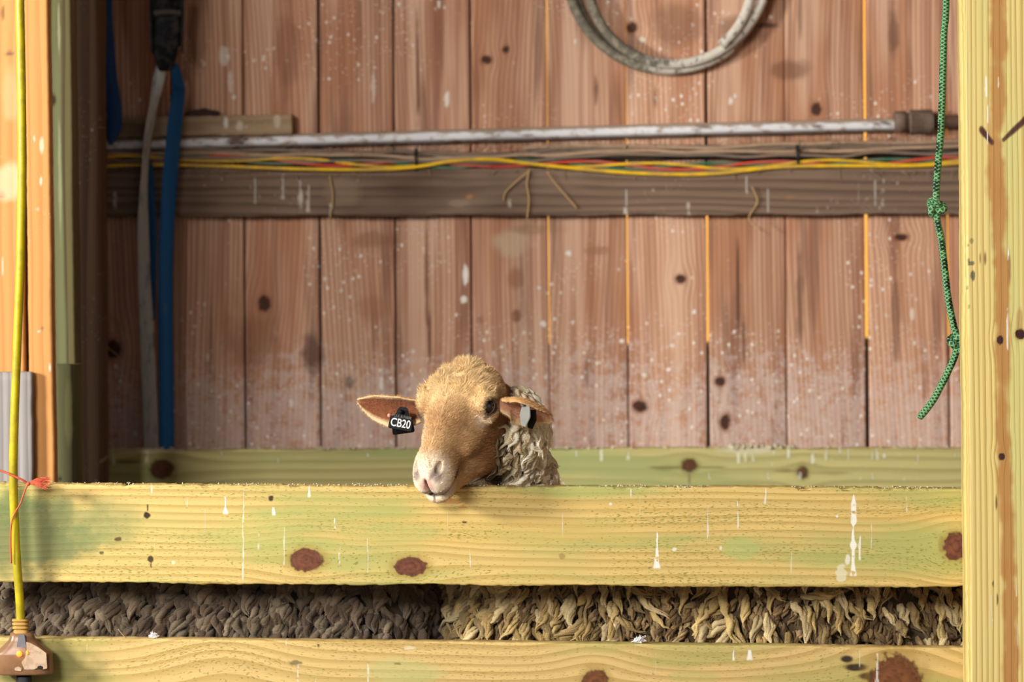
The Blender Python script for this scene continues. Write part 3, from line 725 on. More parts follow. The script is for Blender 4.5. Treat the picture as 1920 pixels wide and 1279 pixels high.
def cable_mat(name, rgb, dirtk=.5): return plain(name, rgb, .55, .1, 50, .4, dirt=(142, 118, 96), dirtk=dirtk, dscale=14)
M_cy = cable_mat('yellow_cable', (238, 192, 30), .45)
M_cr = cable_mat('red_cable', (200, 70, 60), .5); M_cg = cable_mat('green_cable', (40, 110, 84), .5)
M_ck = cable_mat('black_cable', (26, 26, 28), .25); M_ct = cable_mat('tan_cable', (176, 148, 122), .5); M_cd = cable_mat('grey_cable', (118, 104, 92), .6)
GC = 'bundled cables along the wall beam'
def cable(pts, y, r, mat, label, n=10, wob=0.0, seed=0):
    pts = [(p[0], p[1] + mnoise.noise(Vector((p[0] * .013, seed * 7.7, 0))) * wob, y + mnoise.noise(Vector((p[0] * .01, seed * 3.7, 5))) * .004) for p in pts]
    o = tube('cable', pix_path(pts, y, n), r, mat, 8)
    return tag(o, label, 'cable', GC)
cable([(150, 314), (200, 311), (300, 309), (420, 312), (560, 317), (700, 318), (780, 313), (850, 302), (920, 299), (985, 306), (1060, 314), (1150, 322), (1250, 327), (1350, 325), (1450, 314), (1560, 311), (1700, 311), (1820, 305), (1900, 303)], 1.452, .0046, M_cy,
      'bright yellow cable sagging lowest of all along the face of the dark beam')
xs = list(range(140, 1910, 60))
def base(x): return np.interp(x, [140, 400, 560, 700, 860, 960, 1060, 1200, 1350, 1500, 1650, 1810, 1900], [300, 296, 303, 307, 309, 306, 307, 312, 312, 307, 305, 300, 298])
def up(x): return np.interp(x, [140, 400, 560, 700, 860, 960, 1060, 1200, 1350, 1500, 1650, 1810, 1900], [288, 284, 288, 290, 294, 292, 284, 280, 281, 281, 277, 270, 268])
def helix(ph, amp, pitch=330.): return [(x, base(x) + amp * math.sin(x / pitch * 2 * math.pi + ph)) for x in range(140, 1910, 30)]
cable(helix(0.3, 6), 1.459, .0036, M_cy, 'thin yellow cable winding through the red and green ones in the bundle', 4)
cable(helix(2.4, 6), 1.461, .0038, M_cr, 'faded red cable twisted into the bundle on the beam', 4)
cable(helix(4.5, 6), 1.463, .0038, M_cg, 'dusty green cable twisted with the red one in the bundle', 4)
cable(helix(3.4, 3.5, 520.), 1.467, .0040, M_ck, 'black cable twisted behind the red and green ones', 4)
cable([(x, up(x) + 9) for x in xs], 1.470, .0048, M_ck, 'black cable lying between the grey-brown cables', 8, 7, 2)
cable([(x, up(x) + 3) for x in xs], 1.462, .0046, M_ct, 'dusty tan cable just under the conduit pipe', 8, 8, 3)
cable([(x, up(x) - 4) for x in xs], 1.474, .0050, M_cd, 'dusty grey cable nearest the conduit pipe, topmost of the bundle', 8, 6, 4)
cable([(x, up(x) + 12) for x in xs], 1.460, .0042, M_cd, 'grey-brown cable dipping toward the yellow ones', 8, 9, 5)
cable([(x, up(x) + 4) for x in xs], 1.478, .0050, M_ct, 'tan cable at the back of the bundle against the boards', 8, 8, 6)
cable([(x, up(x) + 15) for x in xs], 1.482, .0050, M_ck, 'black cable at the back of the bundle resting on the beam', 8, 5, 7)
cable([(x, up(x) - 8 + 3 * math.sin(x / 90)) for x in xs if x > 960] , 1.468, .0044, M_ct, 'tan cable rising from the middle of the bundle toward the pipe at right', 8, 4, 8)
M_tie = plain('black_tie', (22, 22, 26), .5)
def tie(px, py, label):
    c = P(px, py, 1.466)
    pts = [c + Vector((math.sin(a * 2) * .001, math.cos(a) * .017, math.sin(a) * .025)) for a in np.linspace(0, 2 * math.pi, 28)[:-1]]
    o = empty('cable_tie', c, label, 'cable tie', 'cable ties round the bundle')
    tube('strap', pts, .0026, M_tie, 6, o, closed=True)
    slab_ = tube('tie_head', [c + Vector((0, -.021, .010)), c + Vector((.001, -.021, .017))], .0048, M_tie, 6, o)
    tube('tie_tail', spline([c + Vector((0, -.021, .012)), c + Vector((.002, -.03, .02)), c + Vector((.006, -.034, .034))], 5), .0013, M_tie, 5, o)
tie(780, 300, 'black cable tie round the bundle left of centre')
tie(1494, 292, 'black cable tie round the bundle at right')

# dry stalks and roots hanging from the bundle
M_straw = plain('straw', (196, 162, 112), .8, .2, 80)
def stalk(name, pts, y, r, label, mat=None, cat='straw', group='straw bits caught on the beam'):
    return tag(tube(name, pix_path(pts, y, 6), r, mat or M_straw, 5), label, cat, group)
stalk('straw_stalk', [(992, 318, 1.447), (988, 345, 1.45), (992, 375, 1.452), (988, 412, 1.455)], 1.45, .0022, 'dry straw stalk hanging straight down over the middle of the dark beam')
stalk('straw_stalk', [(990, 322, 1.447), (966, 342, 1.45), (948, 360, 1.452), (944, 376, 1.452)], 1.45, .0018, 'bent straw stalk forking left from the hanging clump')
stalk('straw_stalk', [(1026, 322, 1.447), (1042, 345, 1.45), (1062, 368, 1.452), (1082, 391, 1.453)], 1.45, .0019, 'straw stalk slanting down to the right over the beam')
stalk('straw_stalk', [(1410, 350, 1.452), (1420, 378, 1.454), (1404, 410, 1.456), (1428, 432, 1.456)], 1.45, .0017, 'wispy dry stalk hanging below the beam right of centre')
stalk('straw_stalk', [(618, 330, 1.452), (624, 370, 1.453), (616, 420, 1.455)], 1.45, .0016, 'dry stalk hanging on the beam among white streaks at left')
stalk('straw_stalk', [(208, 590, 1.49), (230, 610, 1.488), (196, 640, 1.488), (222, 668, 1.49)], 1.45, .0014, 'pale root strand on the dark boards between post and straps')
rr = random.Random(8)
def dust_web():
    V = []; F = []; off = 0
    for k in range(330):
        px = rr.uniform(200, 1800); py = np.interp(px, [200, 1700], [284, 252]) + rr.uniform(-3, 6) if rr.random() < .6 else rr.uniform(316, 324)
        y = rr.uniform(1.455, 1.478); L = rr.uniform(5, 26); a = rr.uniform(-1, 1)
        pts = [P(px + a * L * t + rr.uniform(-2, 2), py + L * t * (1 - .5 * abs(a)) + rr.uniform(-1.5, 1.5), y - .003 * t) for t in (0, .35, .7, 1)]
        v, f = tube_arrays(pts, [.0009, .001, .0008, .0003], 4, False, False)
        V += v; F += [tuple(i + off for i in q) for q in f]; off += len(v)
    o = link('cobweb', mesh_np('cobweb', [tuple(v) for v in V], F), plain('cobweb_dust', (150, 126, 104), .95))
    tag(o, 'dusty cobweb strands hanging from the pipe and the cables', 'cobweb', kind='stuff')
dust_web()

# ------------------------------------------------------------------ straps
def ribbon(name, pts, widths, angs, mat, parent=None, thick=.0016, n=8):
    C = spline(pts, n); k = len(C)
    W = np.interp(np.linspace(0, 1, k), np.linspace(0, 1, len(widths)), widths)
    A = np.interp(np.linspace(0, 1, k), np.linspace(0, 1, len(angs)), angs)
    V = []; F = []
    for i in range(k):
        t = (C[min(i + 1, k - 1)] - C[max(i - 1, 0)]).normalized()
        s = Vector((math.cos(A[i]), math.sin(A[i]), 0)); s = (s - t * s.dot(t)).normalized(); nn = t.cross(s)
        for q in range(9):
            f = q / 8 - .5
            V.append(C[i] + s * f * W[i] + nn * (thick / 2 + .0015 * math.cos(f * 5)))
        for q in range(9):
            f = .5 - q / 8
            V.append(C[i] + s * f * W[i] - nn * (thick / 2 - .0015 * math.cos(f * 5)))
    for i in range(k - 1):
        for j in range(18):
            F.append((i * 18 + j, i * 18 + (j + 1) % 18, (i + 1) * 18 + (j + 1) % 18, (i + 1) * 18 + j))
    V = [tuple(v) for v in V]
    bm = bmesh.new(); vs = [bm.verts.new(v) for v in V]
    for f in F: bm.faces.new([vs[i] for i in f])
    bm.faces.new(vs[:18]); bm.faces.new(vs[-18:][::-1])
    bmesh.ops.recalc_face_normals(bm, faces=bm.faces)
    return link(name, bm_mesh(name, bm), mat, parent, True)
def web_mat(name, rgb, dirty, k, lo=.45):
    m, b = new_mat(name); x, y, z = sep(objco())
    w = sin_(z * 2600.) * .5 + sin_(x * 2200.) * .5
    d = noise(vec(x * 60., y * 60., z * 16.), 1, 4, .7)
    c = mixc(lin(*rgb), lin(*dirty), ss(d, lo, lo + .22) * k)
    finish(b, c, .65, w, .3, .001, .3); return m
M_blue = web_mat('blue_webbing', (10, 78, 128), (96, 116, 136), .35, .56)
M_bluedk = web_mat('dark_blue_webbing', (22, 72, 130), (40, 52, 80), .5, .5)
M_dirtyweb = web_mat('dirty_webbing', (190, 194, 192), (64, 92, 112), .85, .5)
M_ratchet = plain('ratchet_metal', (14, 18, 28), .6, .3, 80, .3, dirt=(86, 84, 80), dirtk=.5, dscale=40)
YS = 1.435
strap = empty('ratchet_strap', P(315, 60, YS), 'blue ratchet strap with a dirty white tail hanging against the wall from a black ratchet', 'strap')
ribbon('webbing', [P(326, 120, YS - .012), P(334, 155, YS - .012), P(334, 180, YS), P(328, 230, YS), P(320, 320, YS), P(313, 420, YS + .004), P(310, 540, YS), P(311, 680, YS + .004), P(313, 860, YS + .006)],
       [.022, .028, .031, .034, .035, .034, .033, .034, .034], [.5, .35, .2, .1, 0, 0, 0, 0, 0], M_blue, strap)
ribbon('webbing_tail', [P(306, 110, YS - .012), P(298, 150, YS - .01), P(288, 200, YS), P(277, 265, YS), P(273, 330, YS), P(270, 420, YS), P(272, 520, YS + .004), P(276, 640, YS), P(281, 760, YS + .004), P(284, 860, YS + .006)],
       [.024, .028, .026, .034, .034, .034, .034, .034, .034, .034], [.2, .3, .75, 1.18, 1.1, .7, .35, .2, .15, .1], M_dirtyweb, strap)
tag(strap.children[-1], 'dirty grey-white webbing tail')
ribbon('webbing_edge', [P(283, 300, YS + .006), P(284, 360, YS + .006), P(287, 440, YS + .006), P(288, 520, YS + .006), P(289, 600, YS + .006)], [.006, .016, .018, .014, .004], [0, 0, 0, 0, 0], M_blue, strap)
def box_at(name, c, sx, sy, sz, mat, parent, bev=.002, rot=0.0):
    bm = bmesh.new(); bmesh.ops.create_cube(bm, size=1)
    for v in bm.verts: v.co = Vector((v.co.x * sx, v.co.y * sy, v.co.z * sz))
    bmesh.ops.bevel(bm, geom=bm.edges[:], offset=bev, segments=2, affect='EDGES')
    bmesh.ops.rotate(bm, verts=bm.verts, cent=(0, 0, 0), matrix=Matrix.Rotation(rot, 3, 'Y'))
    bmesh.ops.translate(bm, verts=bm.verts, vec=Vector(c))
    return link(name, bm_mesh(name, bm), mat, parent, False)
box_at('ratchet_frame', P(313, 40, YS - .02), .070, .010, .118, M_ratchet, strap, .003)
for dx in (-.036, .036):
    box_at('side_plate', P(313, 45, YS - .028) + Vector((dx, 0, 0)), .004, .04, .135, M_ratchet, strap, .0015, dx * .8)
tube('spool', [P(287, 62, YS - .03), P(340, 62, YS - .03)], .012, M_ratchet, 16, strap)
tube('handle', spline([P(290, 25, YS - .046), P(314, 22, YS - .052), P(338, 25, YS - .046)], 6), .007, plain('handle_grime', (96, 92, 88), .6, .3, 60), 10, strap)
ribbon('folded_webbing', [P(312, -40, YS), P(314, 20, YS - .038), P(313, 60, YS - .045), P(310, 100, YS - .035), P(310, 132, YS - .02)], [.05, .05, .058, .056, .03], [0, 0, 0, 0, .2], M_ratchet, strap, .006)
tube('hanger_cord', [P(312, -30, YS), P(314, -420, YS)], .006, M_bluedk, 8, strap)
s2 = empty('strap', P(200, 100, YS), 'torn end of a dark blue strap hanging beside the dark corner post', 'strap')
ribbon('webbing', [P(194, -350, YS), P(196, 0, YS), P(200, 80, YS), P(206, 150, YS), P(213, 200, YS), P(214, 240, YS), P(207, 272, YS)], [.036, .036, .036, .036, .036, .034, .008], [.15, .1, .2, .1, 0, 0, .3], M_bluedk, s2)

# ------------------------------------------------------------------ coiled hose on the wall
m, b_ = new_mat('crusty_hose'); x_, y_, z_ = sep(objco())
t_ = noise(vec(x_ * 70., y_ * 70., z_ * 70.), 1, 4, .7)
side = ss(x_, P(1150, 60, YW).x, P(1290, 60, YW).x)      # pale crud, whiter on its right half only
c_ = mixc(lin(104, 100, 90), lin(132, 124, 108), ss(t_, .4, .6))
c_ = mixc(c_, lin(214, 208, 198), clamp(ss(t_ + side * .18, .52, .64)) * (side * .8 + .1))
finish(b_, c_, .8, t_, .7, .003, .2); M_hose = m
def coil():
    o = empty('hose_coil', P(1254, -60, 1.455), 'coil of crusty grey hose hanging on the boards at the top of the picture', 'hose')
    pts = []
    turns = 2.0; N = 150
    for i in range(N + 1):
        a = i / N * turns * 2 * math.pi + .9
        # blend from the outer circle to the inner one
        t = .5 - .5 * math.cos(min(1, max(0, (i / N - .38) / .24)) * math.pi)
        cx = 1254 + 3 * t; cy = -61 + 26 * t - 0; R = 192 - 39 * t
        bottom = max(0, math.sin(a)) ** 3 * 0
        y = 1.478 - .030 * (i / N)
        pts.append(P(cx + R * math.cos(a), cy + R * math.sin(a), y))
    tube('hose', pts, .0118, M_hose, 12, o)
    pts = []
    for i in range(60):
        a = i / 59 * 2 * math.pi
        pts.append(P(1256 + 181 * math.cos(a), -53 + 182 * math.sin(a), 1.487 - .006 * math.cos(a)))
    tube('hose_loop', pts[:-1], .0095, M_hose, 10, o, closed=True)
    tube('nail', [P(1254, -232, 1.5), P(1254, -236, 1.41)], .006, M_tie, 8, o)
coil()

# ------------------------------------------------------------------ green rope
m, b_ = new_mat('braided_green'); u_ = attr('su', 'Fac'); v_ = attr('tv', 'Fac')
A_ = sin_(u_ * 900. + v_ * 18.85); B_ = sin_(u_ * 900. - v_ * 18.85)
br = max_(A_, B_)
c_ = mixc(lin(34, 84, 56), lin(118, 172, 122), ss(br, -.2, .95))
per = fract(u_ * 27.); fl = ss(per, .0, .05) * ss(per, .62, .55) * ss(abs_(fract(v_ + u_ * .8) - .5), .15, .10)
c_ = mixc(c_, lin(12, 22, 20), fl * ss(A_, -.35, .1))
pale = noise(vec(u_ * 12., v_ * 3., 0.), 1, 2, .5)
c_ = mixc(c_, lin(150, 196, 150), ss(pale, .55, .7) * .35)
finish(b_, c_, .55, br, .8, .0012, .4); M_rope = m
def braid(name, pts, r, mat, parent=None, sides=14, closed=False):
    V, F = tube_arrays(pts, r, sides, closed, False)
    V = np.array([tuple(v) for v in V]); n = len(pts)
    d = np.concatenate([[0], np.cumsum([(Vector(pts[i + 1]) - Vector(pts[i])).length for i in range(n - 1)])])
    if not closed:     # rounded ends
        for e, idx, sg in ((0, 0, -1), (1, n - 1, 1)):
            t = (Vector(pts[idx]) - Vector(pts[idx - sg])).normalized()
            c0 = len(V); V = np.vstack([V, np.array(Vector(pts[idx]) + t * r * .5)[None]])
            for k in range(sides): F.append((c0, idx * sides + (k + 1) % sides, idx * sides + k, c0) if e == 0 else (c0, idx * sides + k, idx * sides + (k + 1) % sides, c0))
        d = list(d)
    su = np.repeat(d[:n] if not closed else d, sides); tv = np.tile(np.arange(sides) / sides, n)
    extra = len(V) - n * sides
    su = np.concatenate([su, [d[0], d[-1]][:extra]]); tv = np.concatenate([tv, [0, 0][:extra]])
    bm = bmesh.new(); vs = [bm.verts.new(v) for v in V]
    for f in F:
        f = list(dict.fromkeys(f)); bm.faces.new([vs[i] for i in f])
    bmesh.ops.recalc_face_normals(bm, faces=bm.faces)
    me = bm_mesh(name, bm)
    for nm, arr in (('su', su), ('tv', tv)):
        at = me.attributes.new(nm, 'FLOAT', 'POINT'); at.data.foreach_set('value', np.array(arr, np.float32))
    return link(name, me, mat, parent, True)
YRp = .022
rope = empty('rope', P(1770, 200, YRp), 'thin green braided rope with two knots hanging beside the bright post', 'rope')
braid('cord', pix_path([(1786, -1100), (1778, -300), (1774, 0), (1770, 60), (1768, 130), (1766, 200), (1763, 260), (1758, 320), (1755, 375), (1757, 410), (1765, 450), (1771, 500), (1778, 560), (1788, 610), (1796, 640), (1790, 668), (1778, 696), (1764, 724), (1750, 750), (1737, 768), (1724, 783)], YRp, 10), .0066, M_rope, rope)
def knot(cx, cy, r, rot, flip=1):
    pts = []
    c = P(cx, cy, YRp)
    for k in range(64):
        t = 2 * math.pi * k / 64
        x = math.sin(t) + 2 * math.sin(2 * t); z = math.cos(t) - 2 * math.cos(2 * t); y = -math.sin(3 * t)
        v = Vector((x * r / 3 * flip, y * r * .42, z * r / 3 * .95))
        v.rotate(Matrix.Rotation(rot, 3, 'Y')); pts.append(c + v)
    braid('knot', pts, .0062, M_rope, rope, 12, closed=True)
knot(1755, 389, .0155, .5); knot(1796, 642, .0165, 1.9, -1)

# ------------------------------------------------------------------ yellow extension cord with its triple socket
M_cord = plain('yellow_cord', (186, 168, 6), .42, .08, 40, .5, dirt=(120, 112, 20), dirtk=.45, dscale=22)
YC = -.032
cord = empty('extension_cord', P(38, 800, YC), 'thick yellow extension cord hanging down the left edge with a lit socket end', 'extension cord')
tube('cord_jacket', pix_path([(36, -1100), (37, -200), (37, 0), (39, 100), (41, 220), (41.5, 320), (39.5, 430), (38, 500), (34, 600), (31, 680), (27.5, 770), (25, 860), (25.5, 930), (28, 990), (32, 1060), (36, 1110), (39, 1165)], YC, 10), .0082, M_cord, 14, cord)
m, b_ = new_mat('clear_tan_plastic'); p_ = objco(); n_ = noise(p_, 60, 4, .6)
finish(b_, mixc(lin(196, 150, 112), lin(150, 108, 78), n_), .28, n_, .2, .002, .6, Transmission_Weight=.55, IOR=1.35)
M_clear = m
def loft_rect(name, prof, mat, parent, cx, cy, y, sides=28, expo=3.2):
    """prof: (dy_px down, half width m, half depth m)"""
    V = []; F = []
    for (dz, hw, hd) in prof:
        c = P(cx + dz * .06, cy + dz, y)
        for k in range(sides):
            a = 2 * math.pi * k / sides; ca, sa = math.cos(a), math.sin(a)
            V.append(c + Vector((hw * math.copysign(abs(ca) ** (2 / expo), ca), hd * math.copysign(abs(sa) ** (2 / expo), sa), 0)))
    bm = bmesh.new(); vs = [bm.verts.new(v) for v in V]; n = len(prof)
    for i in range(n - 1):
        for k in range(sides):
            bm.faces.new([vs[i * sides + k], vs[i * sides + (k + 1) % sides], vs[(i + 1) * sides + (k + 1) % sides], vs[(i + 1) * sides + k]])
    bm.faces.new(vs[:sides]); bm.faces.new(vs[-sides:][::-1])
    bmesh.ops.recalc_face_normals(bm, faces=bm.faces)
    return link(name, bm_mesh(name, bm), mat, parent, True)
M_relief = plain('ribbed_tan_rubber', (176, 138, 70), .5, .15, 90, .4)
prof = []
for k in range(3):
    prof += [(-1 + k * 7, .0155, .0125), (2.5 + k * 7, .0155, .0125), (3.2 + k * 7, .0125, .0105), (5.6 + k * 7, .0125, .0105)]
prof += [(20, .014, .012), (29, .0145, .012)]
loft_rect('strain_relief', prof, M_relief, cord, 38.5, 1162, YC)
YB = -.029
loft_rect('socket_housing', [(0, .019, .013), (2, .0215, .016), (10, .0225, .018), (16, .026, .02), (26, .037, .024), (33, .046, .026), (38, .0535, .027), (40, .0545, .0275), (74, .0555, .0275), (77, .0545, .027), (78, .051, .024)], M_clear, cord, 41, 1185, YB)
M_inner = plain('cream_socket_core', (196, 172, 146), .5, .12, 60, dirt=(150, 110, 80), dirtk=.5, dscale=60)
loft_rect('socket_core', [(12, .010, .010), (20, .018, .014), (30, .030, .018), (38, .040, .020), (72, .041, .020)], M_inner, cord, 41, 1185, YB)
def plate(name, pix, y, th, mat, parent):
    bm = bmesh.new(); f = bm.faces.new([bm.verts.new(P(px, py, y)) for px, py in pix])
    r = bmesh.ops.extrude_face_region(bm, geom=[f])
    for v in r['geom']:
        if isinstance(v, bmesh.types.BMVert): v.co.y += th
    bmesh.ops.recalc_face_normals(bm, faces=bm.faces)
    bmesh.ops.bevel(bm, geom=bm.edges[:], offset=.0006, segments=2, affect='EDGES')
    return link(name, bm_mesh(name, bm), mat, parent)
plate('pale_core_window', [(49, 1204), (57, 1206), (72, 1214), (87, 1225), (88.5, 1254), (80, 1256), (74, 1251), (64, 1256), (46, 1256), (40, 1242), (47, 1234), (50, 1220)], YB - .0290, .003, M_inner, cord)
plate('blade_slot', [(70, 1250), (76, 1248), (81, 1251), (80, 1256), (71, 1254)], YB - .0296, .002, M_tie, cord)
plate('blade_slot', [(27, 1253), (34, 1250), (41, 1253), (40, 1259), (28, 1258)], YB - .0290, .003, M_inner, cord)
plate('wire_window', [(35, 1190), (46, 1190), (50, 1214), (44, 1218), (31, 1214)], YB - .0235, .004, plain('grey_wires', (112, 112, 120), .5, .2, 120), cord)
m, b_ = new_mat('orange_indicator'); b_.inputs['Base Color'].default_value = (1, .2, .03, 1); b_.inputs['Emission Color'].default_value = (1.0, .16, .01, 1); b_.inputs['Emission Strength'].default_value = 3.2
M_led = m
def ball(name, c, r, mat, parent=None, seg=24, scale=(1, 1, 1), rot=None):
    bm = bmesh.new(); bmesh.ops.create_uvsphere(bm, u_segments=seg, v_segments=seg // 2, radius=1)
    for v in bm.verts:
        co = Vector((v.co.x * r * scale[0], v.co.y * r * scale[1], v.co.z * r * scale[2]))
        if rot is not None: co = rot @ co
        v.co = co + Vector(c)
    return link(name, bm_mesh(name, bm), mat, parent, True)
ball('indicator_lamp', P(36, 1226, YB - .0285), .0058, M_led, cord, 16, (1, .5, 1))
ball('indicator_lamp', P(51, 1224, YB - .0300), .0034, M_led, cord, 16, (.7, .5, 1.2))
M_blk = plain('black_rubber', (18, 22, 30), .45, .1, 40, .5)
bc = empty('power_plug', P(44, 1270, YB), 'black power plug pushed up into the bottom of the yellow cord socket', 'plug')
loft_rect('plug_body', [(0, .0135, .012), (3, .0145, .013), (30, .0135, .012), (60, .009, .009)], M_blk, bc, 44, 1266, YB)
tube('plug_cord', pix_path([(47, 1320), (49, 1400), (52, 1600), (70, 1840)], YB, 8), .006, M_blk, 10, bc)

# orange twine tied at the left end of the rail
M_twine = plain('orange_twine', (206, 92, 62), .7, .2, 120)
def twine():
    o = empty('twine', P(45, 905, -.04), 'frayed orange baling twine tied round the yellow cord at the left end of the rail', 'twine')
    tube('twine_strand', pix_path([(-60, 868, -.03), (-20, 877, -.043), (8, 885, -.045), (26, 893, -.047), (42, 900, -.045), (53, 907, -.040)], 0, 6), .0021, M_twine, 7, o)
    tube('twine_strand', pix_path([(53, 907, -.040), (46, 922, -.042), (38, 945, -.045), (28, 962, -.045), (21, 985, -.045), (20, 1030, -.044), (21, 1056, -.043)], 0, 6), .0015, M_twine, 6, o)
    rnd = random.Random(3); V = []; F = []; off = 0
    for k in range(70):
        a = rnd.uniform(-.55, .5); L = rnd.uniform(18, 48)
        pts = [P(53 + L * t * math.cos(a), 906 - L * t * math.sin(a) * (1 - .3 * t) - 8 * t * (1 - t) + rnd.uniform(-.6, .6), -.040 - .010 * t + rnd.uniform(-.001, .001)) for t in (0, .25, .5, .75, 1)]
        v, f = tube_arrays(pts, [.0006, .0006, .0005, .0005, .0002], 4, False, False); V += v; F += [tuple(i + off for i in q) for q in f]; off += len(v)
    tag(link('frayed_end', mesh_np('frayed_end', [tuple(v) for v in V], F), M_twine, o), kind='stuff')
    ball('twine_knot', P(53, 907, -.041), .0042, M_twine, o, 12)
twine()

# ------------------------------------------------------------------ small stuff on the rails
M_fluff = plain('white_fluff', (236, 236, 240), .9, .05)
def fluff(px, py, r, label):
    rnd = random.Random(int(px)); V = []; F = []; off = 0
    for k in range(60):
        a = [Vector((rnd.gauss(0, 1), rnd.gauss(0, 1) * .6, abs(rnd.gauss(0, 1)))) * r * .45 for _ in range(4)]
        v, f = tube_arrays(spline([P(px, py, .012) + q for q in a], 3), .0006, 4, False, False)
        V += v; F += [tuple(i + off for i in q) for q in f]; off += len(v)
    tag(link('wool_tuft', mesh_np('wool_tuft', [tuple(v) for v in V], F), M_fluff), label, 'wool tuft')
fluff(288, 1196, .008, 'tiny white wool tuft on the lower rail at left')
fluff(1199, 1205, .011, 'white wool tuft on the lower rail under the gap of fleece near the middle')
stalk('straw_stalk', [(236, 1197, .01), (228, 1188, .008), (222, 1180, .006)], 0, .0009, 'pale straw standing on the lower rail at left', cat='straw', group='straw on the lower rail')
def crumbs(name, x0, x1, pyf, y0, y1, n, rng, mat, label, seed):
    rnd = random.Random(seed); V = []; F = []; off = 0
    base_ = np.array([(1, 0, 0), (-1, 0, 0), (0, 1, 0), (0, -1, 0), (0, 0, 1), (0, 0, -1)], float)
    fc = [(0, 2, 4), (2, 1, 4), (1, 3, 4), (3, 0, 4), (2, 0, 5), (1, 2, 5), (3, 1, 5), (0, 3, 5)]
    for k in range(n):
        px = rnd.uniform(x0, x1); y = rnd.uniform(y0, y1); r = rnd.uniform(*rng)
        dens = mnoise.noise(Vector((px * .012 + seed, 0, 0)))
        if rnd.random() > .45 + dens: continue
        c = P(px, pyf(px), y0); c.y = y; c.z += r * .2
        M = Matrix.Rotation(rnd.uniform(0, 6), 3, Vector((rnd.random(), rnd.random(), rnd.random() + .1)).normalized())
        v = [tuple(c + M @ Vector((q[0] * r * rnd.uniform(.8, 2.2), q[1] * r * rnd.uniform(.6, 1.3), q[2] * r * rnd.uniform(.5, 1)))) for q in base_]
        V += v; F += [(a + off, b + off, c2 + off) for a, b, c2 in fc]; off += 6
    tag(link(name, mesh_np(name, V, F), mat), label, 'crumbs', kind='stuff')
M_crumb = plain('pale_crumbs', (206, 196, 170), .95, .3, 300)
crumbs('rail_debris', 155, 1810, lambda x: 843.5 - (x - 150) * .0022, YR + .002, YR + .034, 900, (.0012, .0045), M_crumb, 'pale crumbs of bedding lying along the top of the mossy rear rail', 4)
crumbs('rail_debris', 1370, 1490, lambda x: 840.5, YR + .0, YR + .03, 260, (.003, .007), M_crumb, 'heap of pale crumbs on the mossy rear rail right of centre', 5)
crumbs('rail_debris', 90, 1810, lambda x: 907.5 + (x + 140) * .00455, .001, .036, 1100, (.0007, .0020), M_crumb, 'fine pale crumbs and splinters along the top edge of the front rail', 6)
# ------------------------------------------------------------------ sheep
f32 = np.float32
def nrmz(v): v = np.array(v, float); return v / np.linalg.norm(v)
def smin(a, b, k):
    h = np.maximum(k - np.abs(a - b), 0) / k
    return np.minimum(a, b) - h * h * k * .25
def smax(a, b, k): return -smin(-a, -b, k)
def ell(q, c, r):
    p = [(q[i] - f32(c[i])) for i in range(3)]
    k0 = np.sqrt(sum((p[i] / f32(r[i])) ** 2 for i in range(3)))
    k1 = np.sqrt(sum((p[i] / f32(r[i] ** 2)) ** 2 for i in range(3))) + f32(1e-9)
    return k0 * (k0 - 1) / k1
def cap(q, a, b, ra, rb):
    a = np.array(a, float); b = np.array(b, float); d = b - a; L = float(d @ d)
    p = [q[i] - f32(a[i]) for i in range(3)]
    t = np.clip((p[0] * f32(d[0]) + p[1] * f32(d[1]) + p[2] * f32(d[2])) / f32(L), 0, 1)
    return np.sqrt((p[0] - t * f32(d[0])) ** 2 + (p[1] - t * f32(d[1])) ** 2 + (p[2] - t * f32(d[2])) ** 2) - (f32(ra) + t * f32(rb - ra))

